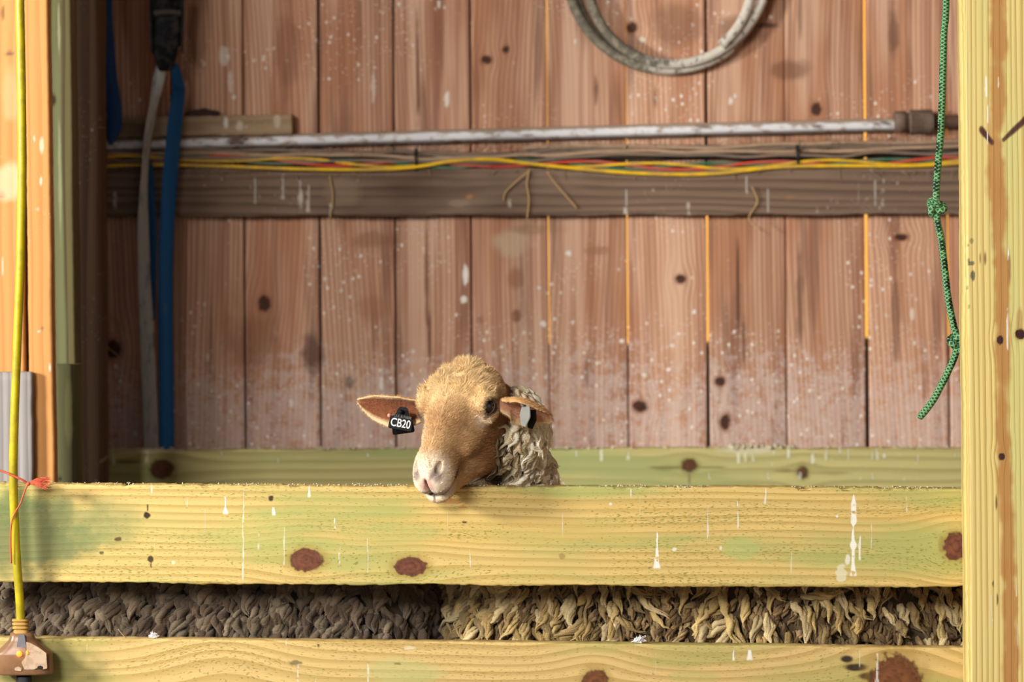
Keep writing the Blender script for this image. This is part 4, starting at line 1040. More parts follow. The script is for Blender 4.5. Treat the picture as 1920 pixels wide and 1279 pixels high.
EYE_N = (.48, .77, .42); EYE_C = (-.002, .0655, .0090)
def head_sdf(q):
    """q = (forward, left, up) in metres from the point between the eyes; symmetric head"""
    f, l, u = q; al = np.abs(l); q = (f, al, u); m = .001
    E = lambda c, r: ell(q, [x * m for x in c], [x * m for x in r])
    C = lambda a, b, ra, rb: cap(q, [x * m for x in a], [x * m for x in b], ra * m, rb * m)
    d = E((-36, 0, 0), (62, 80, 50))
    d = smin(d, E((38, 0, -14), (88, 46, 48)), .034)
    d = smin(d, C((0, 0, 22), (128, 0, 4), 30, 23), .022)
    d = smin(d, E((142, 0, -14), (41, 38, 36)), .026)
    d = smin(d, E((10, 33, -62), (64, 29, 66)), .030)
    d = smin(d, C((12, 27, -100), (124, 14, -60), 30, 19), .026)
    d = smin(d, E((-4, 64, 21), (25, 17, 15)), .020)            # brow and orbit rim
    d = smin(d, E((2, 69, -4), (22, 13, 12)), .016)
    d = smin(d, E((44, 38, -18), (40, 12, 15)), .02)            # cheek bone
    d = smin(d, E((158, 15, -26), (24, 18, 24)), .012)          # upper lip halves
    d = smin(d, E((148, 0, -58), (32, 29, 17)), .008)           # chin
    # mouth line between the lips
    slit = np.maximum(np.abs(u + .0445 - (.165 - f) * .10) - f32(.0016), np.maximum(.102 - f, al - .06))
    d = smax(d, -slit, .006)
    # philtrum
    d = smax(d, -np.maximum(ell(q, (.186, 0, -.020), (.018, .0028, .023)), -.01 + 0 * f), .005)
    # comma nostrils
    n2 = cap(q, (.187, .0070, -.006), (.168, .0235, .011), .0026, .0046); n3 = cap(q, (.166, .0240, .012), (.150, .0270, .021), .0050, .0034)
    n1 = ell(q, (.162, .0235, .012), (.020, .0046, .0085))
    d = smax(d, -np.minimum(n2, np.minimum(n1, n3)), .004)
    # eye socket, turned a little forward and up
    ne = nrmz(EYE_N); ec = EYE_C
    sk = [q[i] - f32(ec[i] + ne[i] * .0135) for i in range(3)]
    nn_ = sk[0] * f32(ne[0]) + sk[1] * f32(ne[1]) + sk[2] * f32(ne[2])
    rad = np.sqrt(np.maximum(sk[0] ** 2 + sk[1] ** 2 + sk[2] ** 2 - nn_ ** 2, 0))
    d = smax(d, -(np.sqrt((rad / .0138) ** 2 + (nn_ / .008) ** 2) - 1) * .008, .005)
    return d

def sheep_fn(pose):
    E0 = np.array(pose['E'], float); Fv, Lv = nrmz(pose['F']), nrmz(pose['L']); Uv = np.cross(Fv, Lv)
    def fn(X, Y, Z, head=True, trunk=True):
        q = (X, Y, Z); d = None
        if trunk:
            tr = pose['trunk']
            for i in range(len(tr) - 1):
                c = cap(q, tr[i][:3], tr[i + 1][:3], tr[i][3], tr[i + 1][3]); d = c if d is None else smin(d, c, .06)
            for leg in pose['legs']:
                for i in range(len(leg) - 1):
                    d = smin(d, cap(q, leg[i][:3], leg[i + 1][:3], leg[i][3], leg[i + 1][3]), .02 if i else .06)
        nk = pose['neck']
        for i in range(len(nk) - 1):
            c = cap(q, nk[i][:3], nk[i + 1][:3], nk[i][3], nk[i + 1][3]); d = c if d is None else smin(d, c, .05)
        if head:
            p = (X - f32(E0[0]), Y - f32(E0[1]), Z - f32(E0[2]))
            loc = [p[0] * f32(v[0]) + p[1] * f32(v[1]) + p[2] * f32(v[2]) for v in (Fv, Lv, Uv)]
            d = smin(d, head_sdf(loc), .035)
        if pose.get('rest'):
            x0, x1, y0, y1, z0, z1 = pose['rest']
            b = np.maximum(np.maximum(y0 - Y, Y - y1), np.maximum(z0 - Z, Z - z1))
            d = smax(d, -b, .004)
        return d
    return fn

def surface_net(fn, xs, ys, zs, **k):
    xs, ys, zs = (np.asarray(a, f32) for a in (xs, ys, zs))
    X, Y, Z = np.meshgrid(xs, ys, zs, indexing='ij', sparse=True)
    D = fn(X, Y, Z, **k).astype(f32)
    D = np.broadcast_to(D, (len(xs), len(ys), len(zs)))
    s = D < 0
    nx, ny, nz = s.shape
    c = s[:-1, :-1, :-1]
    mixed = np.zeros(c.shape, bool)
    corners = [(a, b, e) for a in (0, 1) for b in (0, 1) for e in (0, 1)]
    sl = lambda A, o: A[o[0]:o[0] + nx - 1, o[1]:o[1] + ny - 1, o[2]:o[2] + nz - 1]
    for o in corners: mixed |= (sl(s, o) != c)
    ci = np.argwhere(mixed); n = len(ci)
    idx = -np.ones(c.shape, np.int64); idx[tuple(ci.T)] = np.arange(n)
    acc = np.zeros((n, 3)); cnt = np.zeros(n)
    val = {o: D[ci[:, 0] + o[0], ci[:, 1] + o[1], ci[:, 2] + o[2]] for o in corners}
    for a in corners:
        for ax in range(3):
            if a[ax] == 1: continue
            b = tuple(1 if i == ax else a[i] for i in range(3))
            va, vb = val[a], val[b]; m = (va < 0) != (vb < 0)
            t = np.where(m, va / (va - vb + 1e-12), 0)
            pa = np.array(a, float)[None] + 0 * acc; pa[:, ax] += t
            acc += pa * m[:, None]; cnt += m
    loc = acc / cnt[:, None]
    V = np.stack([ax[ci[:, i]] + (ax[ci[:, i] + 1] - ax[ci[:, i]]) * loc[:, i] for i, ax in enumerate((xs, ys, zs))], 1)
    Fs = []
    for ax in range(3):
        o = [0, 0, 0]; o[ax] = 1
        A = s[:nx - o[0], :ny - o[1], :nz - o[2]]; B = s[o[0]:, o[1]:, o[2]:]
        e = np.argwhere(A != B); u_, v_ = [(1, 2), (2, 0), (0, 1)][ax]
        ok = (e[:, u_] > 0) & (e[:, v_] > 0) & (e[:, u_] < (nx, ny, nz)[u_] - 1) & (e[:, v_] < (nx, ny, nz)[v_] - 1)
        e = e[ok]
        def cell(du, dv):
            q = e.copy(); q[:, u_] -= du; q[:, v_] -= dv; return idx[tuple(q.T)]
        quad = np.stack([cell(1, 1), cell(0, 1), cell(0, 0), cell(1, 0)], 1)
        flip = ~A[tuple(e.T)]
        quad[flip] = quad[flip][:, ::-1]
        Fs.append(quad)
    Fq = np.concatenate(Fs); Fq = Fq[(Fq >= 0).all(1)]
    return V, Fq

def axis_grid(lo, hi, flo, fhi, fine, coarse):
    out = [flo + fine * i for i in range(int((fhi - flo) / fine) + 1)]
    a = [flo]; st = fine
    while a[-1] > lo: st = min(coarse, st * 1.25); a.append(a[-1] - st)
    b = [out[-1]]; st = fine
    while b[-1] < hi: st = min(coarse, st * 1.25); b.append(b[-1] + st)
    return np.array(a[:0:-1] + out + b[1:])

def vnormals(V, F):
    a = V[F[:, 2]] - V[F[:, 0]]; b = V[F[:, 3]] - V[F[:, 1]]
    n = np.cross(a, b); N = np.zeros_like(V)
    for k in range(4): np.add.at(N, F[:, k], n)
    return N / (np.linalg.norm(N, axis=1)[:, None] + 1e-12)

def ear_mesh(cl, hw, opening, curl, thick=.0035, n=10, nc=17):
    """cupped leaf: centreline points, half widths, direction the cup opens to, half-angle of the cup"""
    C = [np.array(tuple(v)) for v in spline(cl, n)]; K = len(C)
    H = np.interp(np.linspace(0, 1, K), np.linspace(0, 1, len(hw)), hw)
    CU = np.interp(np.linspace(0, 1, K), np.linspace(0, 1, len(curl)), curl)
    OP = [nrmz([np.interp(i / (K - 1), np.linspace(0, 1, len(opening)), [o[c] for o in opening]) for c in range(3)]) for i in range(K)]
    V = []; T = []
    for i in range(K):
        t = nrmz(C[min(i + 1, K - 1)] - C[max(i - 1, 0)]); op = OP[i] - t * (OP[i] @ t); op = nrmz(op); s = np.cross(t, op)
        ang = CU[i]; R = H[i] / max(math.sin(min(ang, 1.55)), .25)
        for side in (0, 1):
            rng = range(nc) if side == 0 else range(nc - 1, -1, -1)
            for k in rng:
                a = (k / (nc - 1) * 2 - 1) * ang
                edge = max(0., 1 - abs(k / (nc - 1) * 2 - 1)) ** .5
                r = R + (thick * .5 * (.35 + .65 * edge)) * (1 if side else -1)
                V.append(C[i] + op * (R - r * math.cos(a)) + s * (r * math.sin(a))); T.append((i / (K - 1), side, k / (nc - 1)))
    m = nc * 2; F = []
    for i in range(K - 1):
        for k in range(m): F.append((i * m + k, i * m + (k + 1) % m, (i + 1) * m + (k + 1) % m, (i + 1) * m + k))
    for k in range(nc - 1):
        F.append((k, k + 1, m - 2 - k, m - 1 - k))
        b = (K - 1) * m; F.append((b + k + 1, b + k, b + m - 1 - k, b + m - 2 - k))
    return np.array(V), np.array(F), np.array(T)

def coat_mat(name):
    m, b = new_mat(name)
    c = attr('coat'); p = objco()
    n = noise(p, 380, 3, .7); n2 = noise(p, 70, 3, .6)
    c = scalec(c, .72 + n * .3 + n2 * .26)
    finish(b, c, .8, n, .6, .0012, .15)
    b.inputs['Sheen Weight'].default_value = .15
    return m
M_coat = coat_mat('sheep_coat')
m, b_ = new_mat('short_hair'); finish(b_, attr('coat'), .6, None, spec=.25); M_hair = m

def hair_mesh(name, P0, N, D, length, width, col, mat, parent, droop=0.0, seed=0, curl=0.0):
    """thin pointed hairs: root points, normals, lay directions"""
    rg = np.random.default_rng(seed); n = len(P0)
    D = D + rg.normal(0, .25, (n, 3)); d1 = N * .55 + D; d1 /= np.linalg.norm(d1, axis=1)[:, None]
    d2 = N * .1 + D + rg.normal(0, .2 + curl, (n, 3)); d2 /= np.linalg.norm(d2, axis=1)[:, None]
    L = length * rg.uniform(.6, 1.25, n)
    side = np.cross(d1, rg.normal(0, 1, (n, 3))); side /= np.linalg.norm(side, axis=1)[:, None] + 1e-9
    w = (width * rg.uniform(.7, 1.3, n))[:, None]
    A = P0 - N * .0006; B = A + d1 * (L * .5)[:, None]; Cc = B + d2 * (L * .5)[:, None]
    V = np.stack([A - side * w, A + side * w, B + side * w * .8, B - side * w * .8, Cc], 1).reshape(-1, 3)
    i = np.arange(n)[:, None] * 5
    F = np.concatenate([i + np.array([[0, 1, 2, 3]]), i + np.array([[3, 2, 4, 4]])])
    me = bpy.data.meshes.new(name)
    me.vertices.add(len(V)); me.vertices.foreach_set('co', V.astype(f32).ravel())
    q = (i + np.array([[0, 1, 2, 3]])).ravel(); t = (i + np.array([[3, 2, 4]])).ravel()
    me.loops.add(len(q) + len(t)); me.loops.foreach_set('vertex_index', np.concatenate([q, t]).astype(np.int32))
    me.polygons.add(2 * n)
    me.polygons.foreach_set('loop_start', np.concatenate([np.arange(n) * 4, 4 * n + np.arange(n) * 3]).astype(np.int32))
    me.polygons.foreach_set('loop_total', np.concatenate([np.full(n, 4), np.full(n, 3)]).astype(np.int32))
    me.update(calc_edges=True)
    cl = 1 + .28 * vfbm(P0 * 130, 2, 9)[:, None] + .16 * vnoise(P0 * 45, 10)[:, None]
    cc = np.repeat(col * cl * rg.uniform(.66, 1.38, (n, 1)), 5, axis=0)
    vcol(me, 'coat', cc)
    o = link(name, me, mat, parent)
    return tag(o, kind='stuff')

def sample_tris(V, F, N, dens_fn, count, seed):
    rg = np.random.default_rng(seed)
    T = np.concatenate([F[:, [0, 1, 2]], F[:, [0, 2, 3]]])
    a, b, c = V[T[:, 0]], V[T[:, 1]], V[T[:, 2]]
    A = np.linalg.norm(np.cross(b - a, c - a), axis=1); cen = (a + b + c) / 3
    W = A * dens_fn(cen, N[T[:, 0]]); W /= W.sum()
    k = rg.choice(len(T), count, p=W)
    r1 = np.sqrt(rg.random(count))[:, None]; r2 = rg.random(count)[:, None]
    pts = a[k] * (1 - r1) + b[k] * (r1 * (1 - r2)) + c[k] * (r1 * r2)
    return pts, N[T[k, 0]], T[k, 0]

def locks_mesh(name, P0, N, mat, parent, length, rad, strands, grav, palette, seed, crimp=1.0, nr=9, sides=5, curl=.35):
    """wool locks: each a small twisted bundle of crimped strands that hangs down over the skin"""
    rg = np.random.default_rng(seed); n = len(P0)
    G = np.tile(np.array(grav, float), (n, 1)) if np.ndim(grav) == 1 else grav
    tang = G - N * (G * N).sum(1)[:, None]; tl = np.linalg.norm(tang, axis=1)[:, None]
    tang = tang / np.maximum(tl, 1e-6) + rg.normal(0, curl, (n, 3)); tang -= N * (tang * N).sum(1)[:, None]
    tang /= np.linalg.norm(tang, axis=1)[:, None]; B = np.cross(N, tang)
    L = length * rg.uniform(.65, 1.3, n); R = rad * rg.uniform(.7, 1.35, n)
    bend = rg.normal(0, .35, n); ph = rg.uniform(0, 6.28, n); fr = rg.uniform(1.2, 2.4, n)
    base = palette[rg.integers(0, len(palette), n)] * rg.uniform(.8, 1.15, (n, 1))
    V = np.zeros((n, strands, nr, sides, 3)); Cc = np.zeros((n, strands, nr, sides, 3))
    for s_ in range(strands):
        sp = rg.uniform(0, 6.28, n); lag = rg.uniform(.85, 1.0, n); so = rg.uniform(.5, 1.1, n) if strands > 1 else np.zeros(n)
        tone = rg.uniform(.82, 1.15, (n, 1))
        for i in range(nr):
            t = i / (nr - 1)
            lift = .25 + .9 * math.sin(min(1, t * 1.5) * 1.57) - .55 * t
            prof = (.55 + .6 * math.sin(math.pi * min(1, t * 1.05)) ** .8) * (1 - t ** 3 * .9)
            along = L * t * lag
            wav = np.sin(ph + t * 6.28 * fr) * R * .8 * t * crimp
            ctr = P0 + tang * along[:, None] + N * (R * lift * 1.3)[:, None] + B * (wav + bend * L * t * t)[:, None]
            tw = sp + t * 3.2
            spread = R * .62 * so * prof
            ctr = ctr + (B * np.cos(tw)[:, None] + N * np.sin(tw)[:, None]) * spread[:, None]
            r = R * prof * (.52 if strands > 1 else 1.0) * (1 + .16 * np.sin(t * 40 + ph)) * (1 if i < nr - 1 else .35)
            for k in range(sides):
                a = 6.2832 * k / sides
                V[:, s_, i, k] = ctr + (B * math.cos(a) + N * math.sin(a)) * r[:, None]
            Cc[:, s_, i] = (base * tone * (.80 + .32 * t))[:, None, :]
    V = V.reshape(-1, 3); Cc = Cc.reshape(-1, 3)
    per = nr * sides; i = np.arange(nr - 1)[:, None] * sides; k = np.arange(sides)[None]; k2 = (k + 1) % sides
    q = np.stack([i + k, i + k2, i + sides + k2, i + sides + k], -1).reshape(-1, 4)
    F = (np.arange(n * strands)[:, None, None] * per + q[None]).reshape(-1, 4)
    me = mesh_np(name, V, F); vcol(me, 'coat', Cc)
    o = link(name, me, mat, parent, True)
    return tag(o, kind='stuff')

def wool_mat(name, dirt, k):
    m, b = new_mat(name)
    p = objco(); x, y, z = sep(p)
    n = noise(vec(x * 420., y * 420., z * 160.), 1, 3, .7); n2 = noise(p, 22, 3, .6); n3 = sin_((z + n2 * .02) * 1500.)
    c = scalec(attr('coat'), .95 + n * .55 + n3 * .05)
    c = mixc(c, lin(*dirt), ss(n2, .48, .66) * k)
    finish(b, c, .9, n + n3 * .12, .8, .002, .1, Sheen_Weight=.2)
    return m
def pal(*c): return np.array([lin(*q)[:3] for q in c])

# ---------------- the sheep looking over the rail
def sheep_main():
    E = P(858, 768, .020)
    pose = dict(E=tuple(E), F=(-.33, -.66, -.675), L=(.8944, -.4472, 0.0),
                neck=[tuple(E + Vector((.030, .055, .03))) + (.050,), tuple(P(938, 805, .13)) + (.062,), tuple(P(950, 930, .21)) + (.075,), (.08, .31, .62, .15)],
                trunk=[(.025, .295, .65, .175), (.25, .33, .62, .21), (.55, .33, .62, .235), (.80, .33, .61, .205)],
                legs=[[(.06, .22, .50, .07), (.06, .21, .36, .036), (.05, .20, .34, .030), (.06, .20, .10, .020), (.055, .195, .03, .026), (.05, .19, .02, .026)],
                      [(.08, .42, .50, .07), (.08, .43, .36, .036), (.07, .44, .34, .030), (.08, .44, .10, .020), (.075, .435, .03, .026), (.07, .435, .02, .026)],
                      [(.84, .22, .52, .10), (.80, .21, .40, .065), (.90, .21, .29, .030), (.88, .20, .10, .020), (.875, .20, .03, .026), (.865, .20, .02, .026)],
                      [(.84, .44, .52, .10), (.80, .45, .40, .065), (.90, .46, .29, .030), (.88, .46, .10, .020), (.875, .46, .03, .026), (.865, .46, .02, .026)]],
                rest=(-9, 9, -.003, .0415, .5, P(850, 911.2, 0).z))
    Fv, Lv = nrmz(pose['F']), nrmz(pose['L']); Uv = np.cross(Fv, Lv); Ev = np.array(pose['E'])
    W = lambda f, l, u: Vector(Ev + Fv * f * .001 + Lv * l * .001 + Uv * u * .001)
    fn = sheep_fn(pose)
    xs = axis_grid(-.26, 1.12, Ev[0] - .135, Ev[0] + .125, .0022, .012)
    ys = axis_grid(-.22, .66, Ev[1] - .155, Ev[1] + .13, .0022, .012)
    zs = axis_grid(-.02, 1.30, Ev[2] - .195, Ev[2] + .115, .0022, .012)
    V, F = surface_net(fn, xs, ys, zs)
    N = vnormals(V, F)
    root = empty('sheep', (.35, .33, 0), 'tan-faced sheep with a black ear tag resting its chin on the front rail', 'sheep')
    C = coat_color(V, N, Ev, Fv, Lv, Uv)
    # ears, joined to the body mesh
    parts = [(V, F, C)]
    e1 = ear_mesh([P(806, 768, .040), P(785, 766, .048), P(760, 766, .058), P(732, 765, .066), P(705, 760, .072), P(684, 755, .076), P(669, 750, .078)],
                  [.016, .025, .034, .034, .027, .015, .002], [(0, -.85, -.30), (-.05, -.9, -.45), (-.1, -.9, -.4)], [1.15, 1.0, .85, .7, .6, .5], .0045)
    e2 = ear_mesh([P(938, 752, -.016), P(950, 752, -.014), P(966, 752, -.010), P(985, 758, -.004), P(1003, 768, .004), P(1020, 779, .012), P(1033, 791, .016)],
                  [.014, .020, .031, .037, .035, .024, .004], [(.0, -.70, -.70), (-.20, -.66, -.75), (-.45, -.75, -.55)], [1.5, 1.45, 1.35, 1.2, .95, .6], .0048)
    tan = np.array(lin(206, 160, 106)[:3]); tan2 = np.array(lin(176, 116, 62)[:3]); inn = np.array(lin(136, 82, 54)[:3]); pk_ = np.array(lin(214, 158, 126)[:3]); crm = np.array(lin(236, 206, 160)[:3])
    ears = []
    for (ev, ef, et), innc in ((e1, inn), (e2, pk_)):
        side = et[:, 1]; k = et[:, 2]; t = et[:, 0]
        edge = np.abs(k * 2 - 1)
        mid = nss(-edge, -.95, -.6)
        ce = np.where((side == 0)[:, None], innc[None] * mid[:, None] + crm[None] * (1 - mid[:, None]), tan[None])
        ce = ce * (1 - nss(t, .86, 1.0)[:, None] * .35) + crm * .35 * nss(t, .86, 1.0)[:, None]
        parts.append((ev, ef, ce)); ears.append((ev, ef, et, ce))
    off = 0; VV = []; FF = []; CC = []
    for v, f, c in parts:
        VV.append(v); FF.append(f + off); CC.append(c); off += len(v)
    me = mesh_np('body', np.concatenate(VV), np.concatenate(FF)); vcol(me, 'coat', np.concatenate(CC))
    link('body', me, M_coat, root, True)
    # short hair on the head
    def dens(c, n):
        q = c - Ev; f = q @ Fv; l = q @ Lv; u = q @ Uv
        d = np.linalg.norm(q, axis=1)
        return ((d < .21) & (f > -.115) & (n[:, 1] < .45)) * (1.0) * np.where(f > .165, .5, 1) + 1e-9
    p, nn, vi = sample_tris(V, F, N, dens, 120000, 1)
    q = p - Ev; f = q @ Fv; l = q @ Lv; u = q @ Uv
    ec_ = np.array(EYE_C) + nrmz(EYE_N) * .0135
    eyed = np.minimum(np.sqrt((f - ec_[0]) ** 2 + (np.abs(l) - ec_[1]) ** 2 + (u - ec_[2]) ** 2), 1)
    nos = ((f > .172) & (np.abs(l) < .026) & (u > -.034)) | (np.sqrt(((f - .165) * .5) ** 2 + (np.abs(l) - .0245) ** 2 + (u - .012) ** 2) < .0085)
    keep = (eyed > .0150) & (~nos | (np.random.default_rng(2).random(len(p)) < .15))
    p, nn, vi, f, l, u = p[keep], nn[keep], vi[keep], f[keep], l[keep], u[keep]
    D = -Fv[None] * .9 - Uv[None] * .25 + Lv[None] * np.sign(l)[:, None] * .35
    D = D - nn * (D * nn).sum(1)[:, None]
    topk = nss(-f, -.012, .03) * nss(u, .012, .035)              # woolly topknot
    sw = vnoise(p * 70, 5)[:, None] * nrmz((1, 0, .3)) + vnoise(p * 70, 6)[:, None] * nrmz((0, 0, 1))
    D = D * (1 - .8 * topk[:, None]) + sw * (.25 + 2.2 * topk[:, None])
    ln = .0066 + .009 * topk - .0022 * nss(f, .10, .15)
    hair_mesh('face_hair', p, nn, D, ln, .00026, C[vi], M_hair, root, seed=3)
    eps, ens, eds, ecs = [], [], [], []
    for (ev, ef, et, ce), sd in zip(ears, (11, 12)):
        en = vnormals(ev, ef)
        pp_, pn, pi = sample_tris(ev, ef, en, lambda c, n: np.ones(len(c)), 9000, sd)
        ax = nrmz(ev[-1] - ev[0])
        edge = np.abs(et[pi, 2] * 2 - 1)
        out = pp_ - (ev[0] + ax * ((pp_ - ev[0]) @ ax)[:, None]); out /= np.linalg.norm(out, axis=1)[:, None] + 1e-9
        eps.append(pp_); ens.append(pn); eds.append(ax[None] * .8 + out * (edge ** 3)[:, None] * 1.0); ecs.append(ce[pi])
    hair_mesh('ear_hair', np.concatenate(eps), np.concatenate(ens), np.concatenate(eds), .0055, .00020, np.concatenate(ecs), M_hair, root, seed=4)
    # eyes
    m, b = new_mat('sheep_eye'); finish(b, lin(26, 14, 8), .06, None, spec=.8, Coat_Weight=.6); M_eye = m
    m, b = new_mat('eye_lid'); finish(b, lin(70, 42, 30), .5, None, spec=.4); M_lid = m
    for sg in (1, -1):
        toW = lambda v: Fv * v[0] + Lv * v[1] * sg + Uv * v[2]
        n3 = nrmz(toW(nrmz(EYE_N))); c3 = Ev + toW(EYE_C)
        a3 = nrmz(Fv - n3 * (Fv @ n3) - Uv * .25); a3 = nrmz(a3 - n3 * (a3 @ n3)); b3 = np.cross(a3, n3) * -1
        if b3 @ Uv < 0: b3 = -b3
        ey = ball('eye', Vector(c3), .0158, M_eye, root, 32)
        def rim(an, w, h, lift=.0006):
            x = w * math.cos(an); y = h * math.sin(an) * (1 if math.sin(an) > 0 else .85) - .10 * x
            r2 = x * x + y * y; z = math.sqrt(max(.0158 ** 2 - r2, 0)) + lift
            return Vector(c3 + a3 * x + b3 * y + n3 * z)
        tube('eyelid', [rim(2 * math.pi * i / 48, .0140, .0100) for i in range(48)], .0018, M_lid, 8, ey, closed=True)
        rg = random.Random(4 + sg); hv = []; hf = []; o2 = 0
        for i in range(50):
            an = math.pi * (.04 + .92 * i / 49)
            b0 = rim(an, .0146, .0108, .0012)
            dr = Vector(n3 * .9 + b3 * .1 + a3 * math.cos(an) * .7).normalized()
            v, ff = tube_arrays([b0, b0 + dr * .0045, b0 + dr * .008 - Vector((0, 0, .002))], [.00030, .0002, .00005], 3, False, False)
            hv += [tuple(q) for q in v]; hf += [tuple(j + o2 for j in q) for q in ff]; o2 += len(v)
        tag(link('eyelashes', mesh_np('eyelashes', hv, hf), M_lid, ey), kind='stuff')
    # ear tags
    M_tag = plain('black_tag', (9, 10, 11), .6, .2, 90, .15)
    M_tagw = plain('tag_print', (206, 202, 206), .6, .1, 200)
    M_pin = plain('tag_pin', (226, 150, 140), .5, .1)
    def flat_poly(name, pts2, c, ux, uz, un, th, mat, par, bev=.0008):
        bm = bmesh.new()
        vs = [bm.verts.new(c + ux * a + uz * b) for a, b in pts2]
        fc = bm.faces.new(vs)
        r = bmesh.ops.extrude_face_region(bm, geom=[fc])
        for v in r['geom']:
            if isinstance(v, bmesh.types.BMVert): v.co += un * th
        bmesh.ops.recalc_face_normals(bm, faces=bm.faces)
        bmesh.ops.bevel(bm, geom=bm.edges[:], offset=bev, segments=2, affect='EDGES')
        return link(name, bm_mesh(name, bm), mat, par)
    shape = [(-.010, .023), (-.006, .027), (.006, .027), (.010, .023), (.013, .012), (.0225, .006), (.0235, -.014), (.0215, -.0165), (-.0215, -.0165), (-.0235, -.014), (-.0225, .006), (-.013, .012)]
    ang = math.radians(-9)
    ux = Vector((math.cos(ang) * .96, -.25, math.sin(ang))).normalized(); un = Vector((0.25, .94, -.12)); un = (un - ux * un.dot(ux)).normalized(); uz = un.cross(ux) * -1
    if uz.z < 0: uz = -uz
    c = P(752, 790, .012)
    tg = flat_poly('ear_tag', shape, c, ux, uz, un, .0016, M_tag, root); tag(tg, 'black ear tag printed CB20')
    a2 = math.radians(7); ux2 = Vector((math.cos(a2), .1, math.sin(a2))).normalized(); un2 = Vector((0, 1, 0)); un2 = (un2 - ux2 * un2.dot(ux2)).normalized(); uz2 = Vector((-math.sin(a2), 0, math.cos(a2)))
    tg2 = flat_poly('ear_tag', [(x * .9, z) for x, z in shape], P(755, 797, .0425), ux2, uz2, un2, .0016, M_tag, root); tag(tg2, 'black rear half of the ear tag')
    tube('tag_pin', [P(752, 772, .006), P(753, 774, .048)], .0042, M_tag, 14, tg)
    ball('pin_cap', P(729.5, 779, .034), .0032, M_pin, tg, 12, (1, .6, 1.2))
    def text(body, size, cx_, cz_, sx=1.0, mat=M_tagw, nm='lettering', extrude=.0003):
        cu = bpy.data.curves.new(nm, 'FONT'); cu.body = body; cu.size = size; cu.align_x = 'CENTER'; cu.align_y = 'CENTER'; cu.extrude = extrude; cu.offset = size * .012
        to = bpy.data.objects.new(nm, cu); COL.objects.link(to)
        dg = bpy.context.evaluated_depsgraph_get(); dg.update()
        me = bpy.data.meshes.new_from_object(to.evaluated_get(dg)); bpy.data.objects.remove(to); bpy.data.curves.remove(cu)
        for v in me.vertices:
            x, y, z = v.co
            v.co = c + ux * (x * sx + cx_) + uz * (y + cz_) - un * (.0006 - z)
        me.materials.clear()
        return link(nm, me, mat, tg)
    text('CB20', .0218, 0, -.0045, .80)
    text('FOLK & FARM', .0072, 0, .0085, .85, plain('worn_print', (92, 94, 92), .7))
    # silver-grey tag seen edge-on in the other ear
    M_gt = plain('grey_tag', (136, 138, 134), .35, .15, 90, .6)
    gux = Vector((.42, -.75, .0)).normalized(); guz = Vector((.10, -.1, 1)).normalized(); gun = gux.cross(guz).normalized()
    gt = flat_poly('ear_tag', [(-.008, .024), (.006, .026), (.016, .010), (.020, -.006), (.006, -.026), (-.010, -.024), (-.020, -.004), (-.015, .012)], P(986, 775, -.028), gux, guz, gun, .0022, M_gt, root); tag(gt, 'pale grey ear tag turned edge-on')
    tube('tag_pin', [P(980, 758, -.034), P(978, 756, .002)], .0042, M_gt, 12, gt)
    gt2 = flat_poly('ear_tag', [(-.013, .014), (.012, .016), (.018, -.004), (.006, -.022), (-.012, -.02), (-.018, 0)], P(998, 783, -.020), gux, guz, gun, .002, M_tag, root); tag(gt2, 'black rear half of the grey ear tag')
    # fleece
    M_wool = wool_mat('cream_wool', (92, 74, 44), .35)
    # neck collar: cream ropey locks behind the jaw
    def dn(c_, n):
        q = c_ - Ev; d = np.linalg.norm(q, axis=1)
        px = 960 + c_[:, 0] * 6 / (6 + c_[:, 1]) * 1000
        return ((px > 952) & (c_[:, 2] > .78) & (c_[:, 0] < .24)) * np.where(n[:, 1] < .3, 1.0, .35) + 1e-9
    p, nn, vi = sample_tris(V, F, N, dn, 900, 21)
    gr = np.tile(np.array([.38, -.15, -1.0]), (len(p), 1)) + np.stack([vnoise(p * 14, 1) * .7, p[:, 0] * 0, vnoise(p * 14, 2) * .3], 1)
    locks_mesh('neck_fleece', p, nn, M_wool, root, .052, .0078, 5, gr, pal((240, 228, 200), (228, 214, 182), (246, 238, 216), (206, 190, 156)), 5, curl=.4, nr=10)
    # sparse greyish wool right behind the jaw
    def dj(c_, n):
        px = 960 + c_[:, 0] * 6 / (6 + c_[:, 1]) * 1000
        return ((px > 925) & (px < 972) & (c_[:, 2] > .86) & (c_[:, 2] < 1.05) & (n[:, 1] < .2)) * 1.0 + 1e-9
    p, nn, vi = sample_tris(V, F, N, dj, 90, 22)
    locks_mesh('throat_wool', p, nn, M_wool, root, .040, .0040, 3, (.1, -.05, -1), pal((128, 108, 84), (104, 86, 66), (158, 138, 108)), 6, curl=.3)
    # flank: a dense dark layer underneath, paler longer locks over it
    def df(c_, n): return ((n[:, 1] < .1) & (c_[:, 2] > .55) & (c_[:, 2] < .86) & (c_[:, 1] < .36)) * 1.0 + 1e-9
    p, nn, vi = sample_tris(V, F, N, df, 2300, 23)
    hx = p[:, 0]
    gr = np.stack([vnoise(p * 9, 3) * .8 + np.where(hx < .05, -.35, 0), p[:, 0] * 0 - .1, -1.0 + p[:, 0] * 0], 1)
    locks_mesh('flank_underwool', p, nn, M_wool, root, .040, .0070, 4, gr, pal((128, 104, 70), (104, 82, 54), (146, 122, 86), (92, 72, 48)), 7, curl=.25, nr=9, crimp=.5)
    def dl(c_, n): return df(c_, n) * np.where(c_[:, 0] < .20, 1.0, .42)
    p, nn, vi = sample_tris(V, F, N, dl, 780, 26)
    hx = p[:, 0]
    gr = np.stack([vnoise(p * 8, 3) * 1.0 + np.where(hx < .03, -.45, 0), p[:, 0] * 0 - .1, -1.0 + p[:, 0] * 0], 1)
    p = p + nn * .007
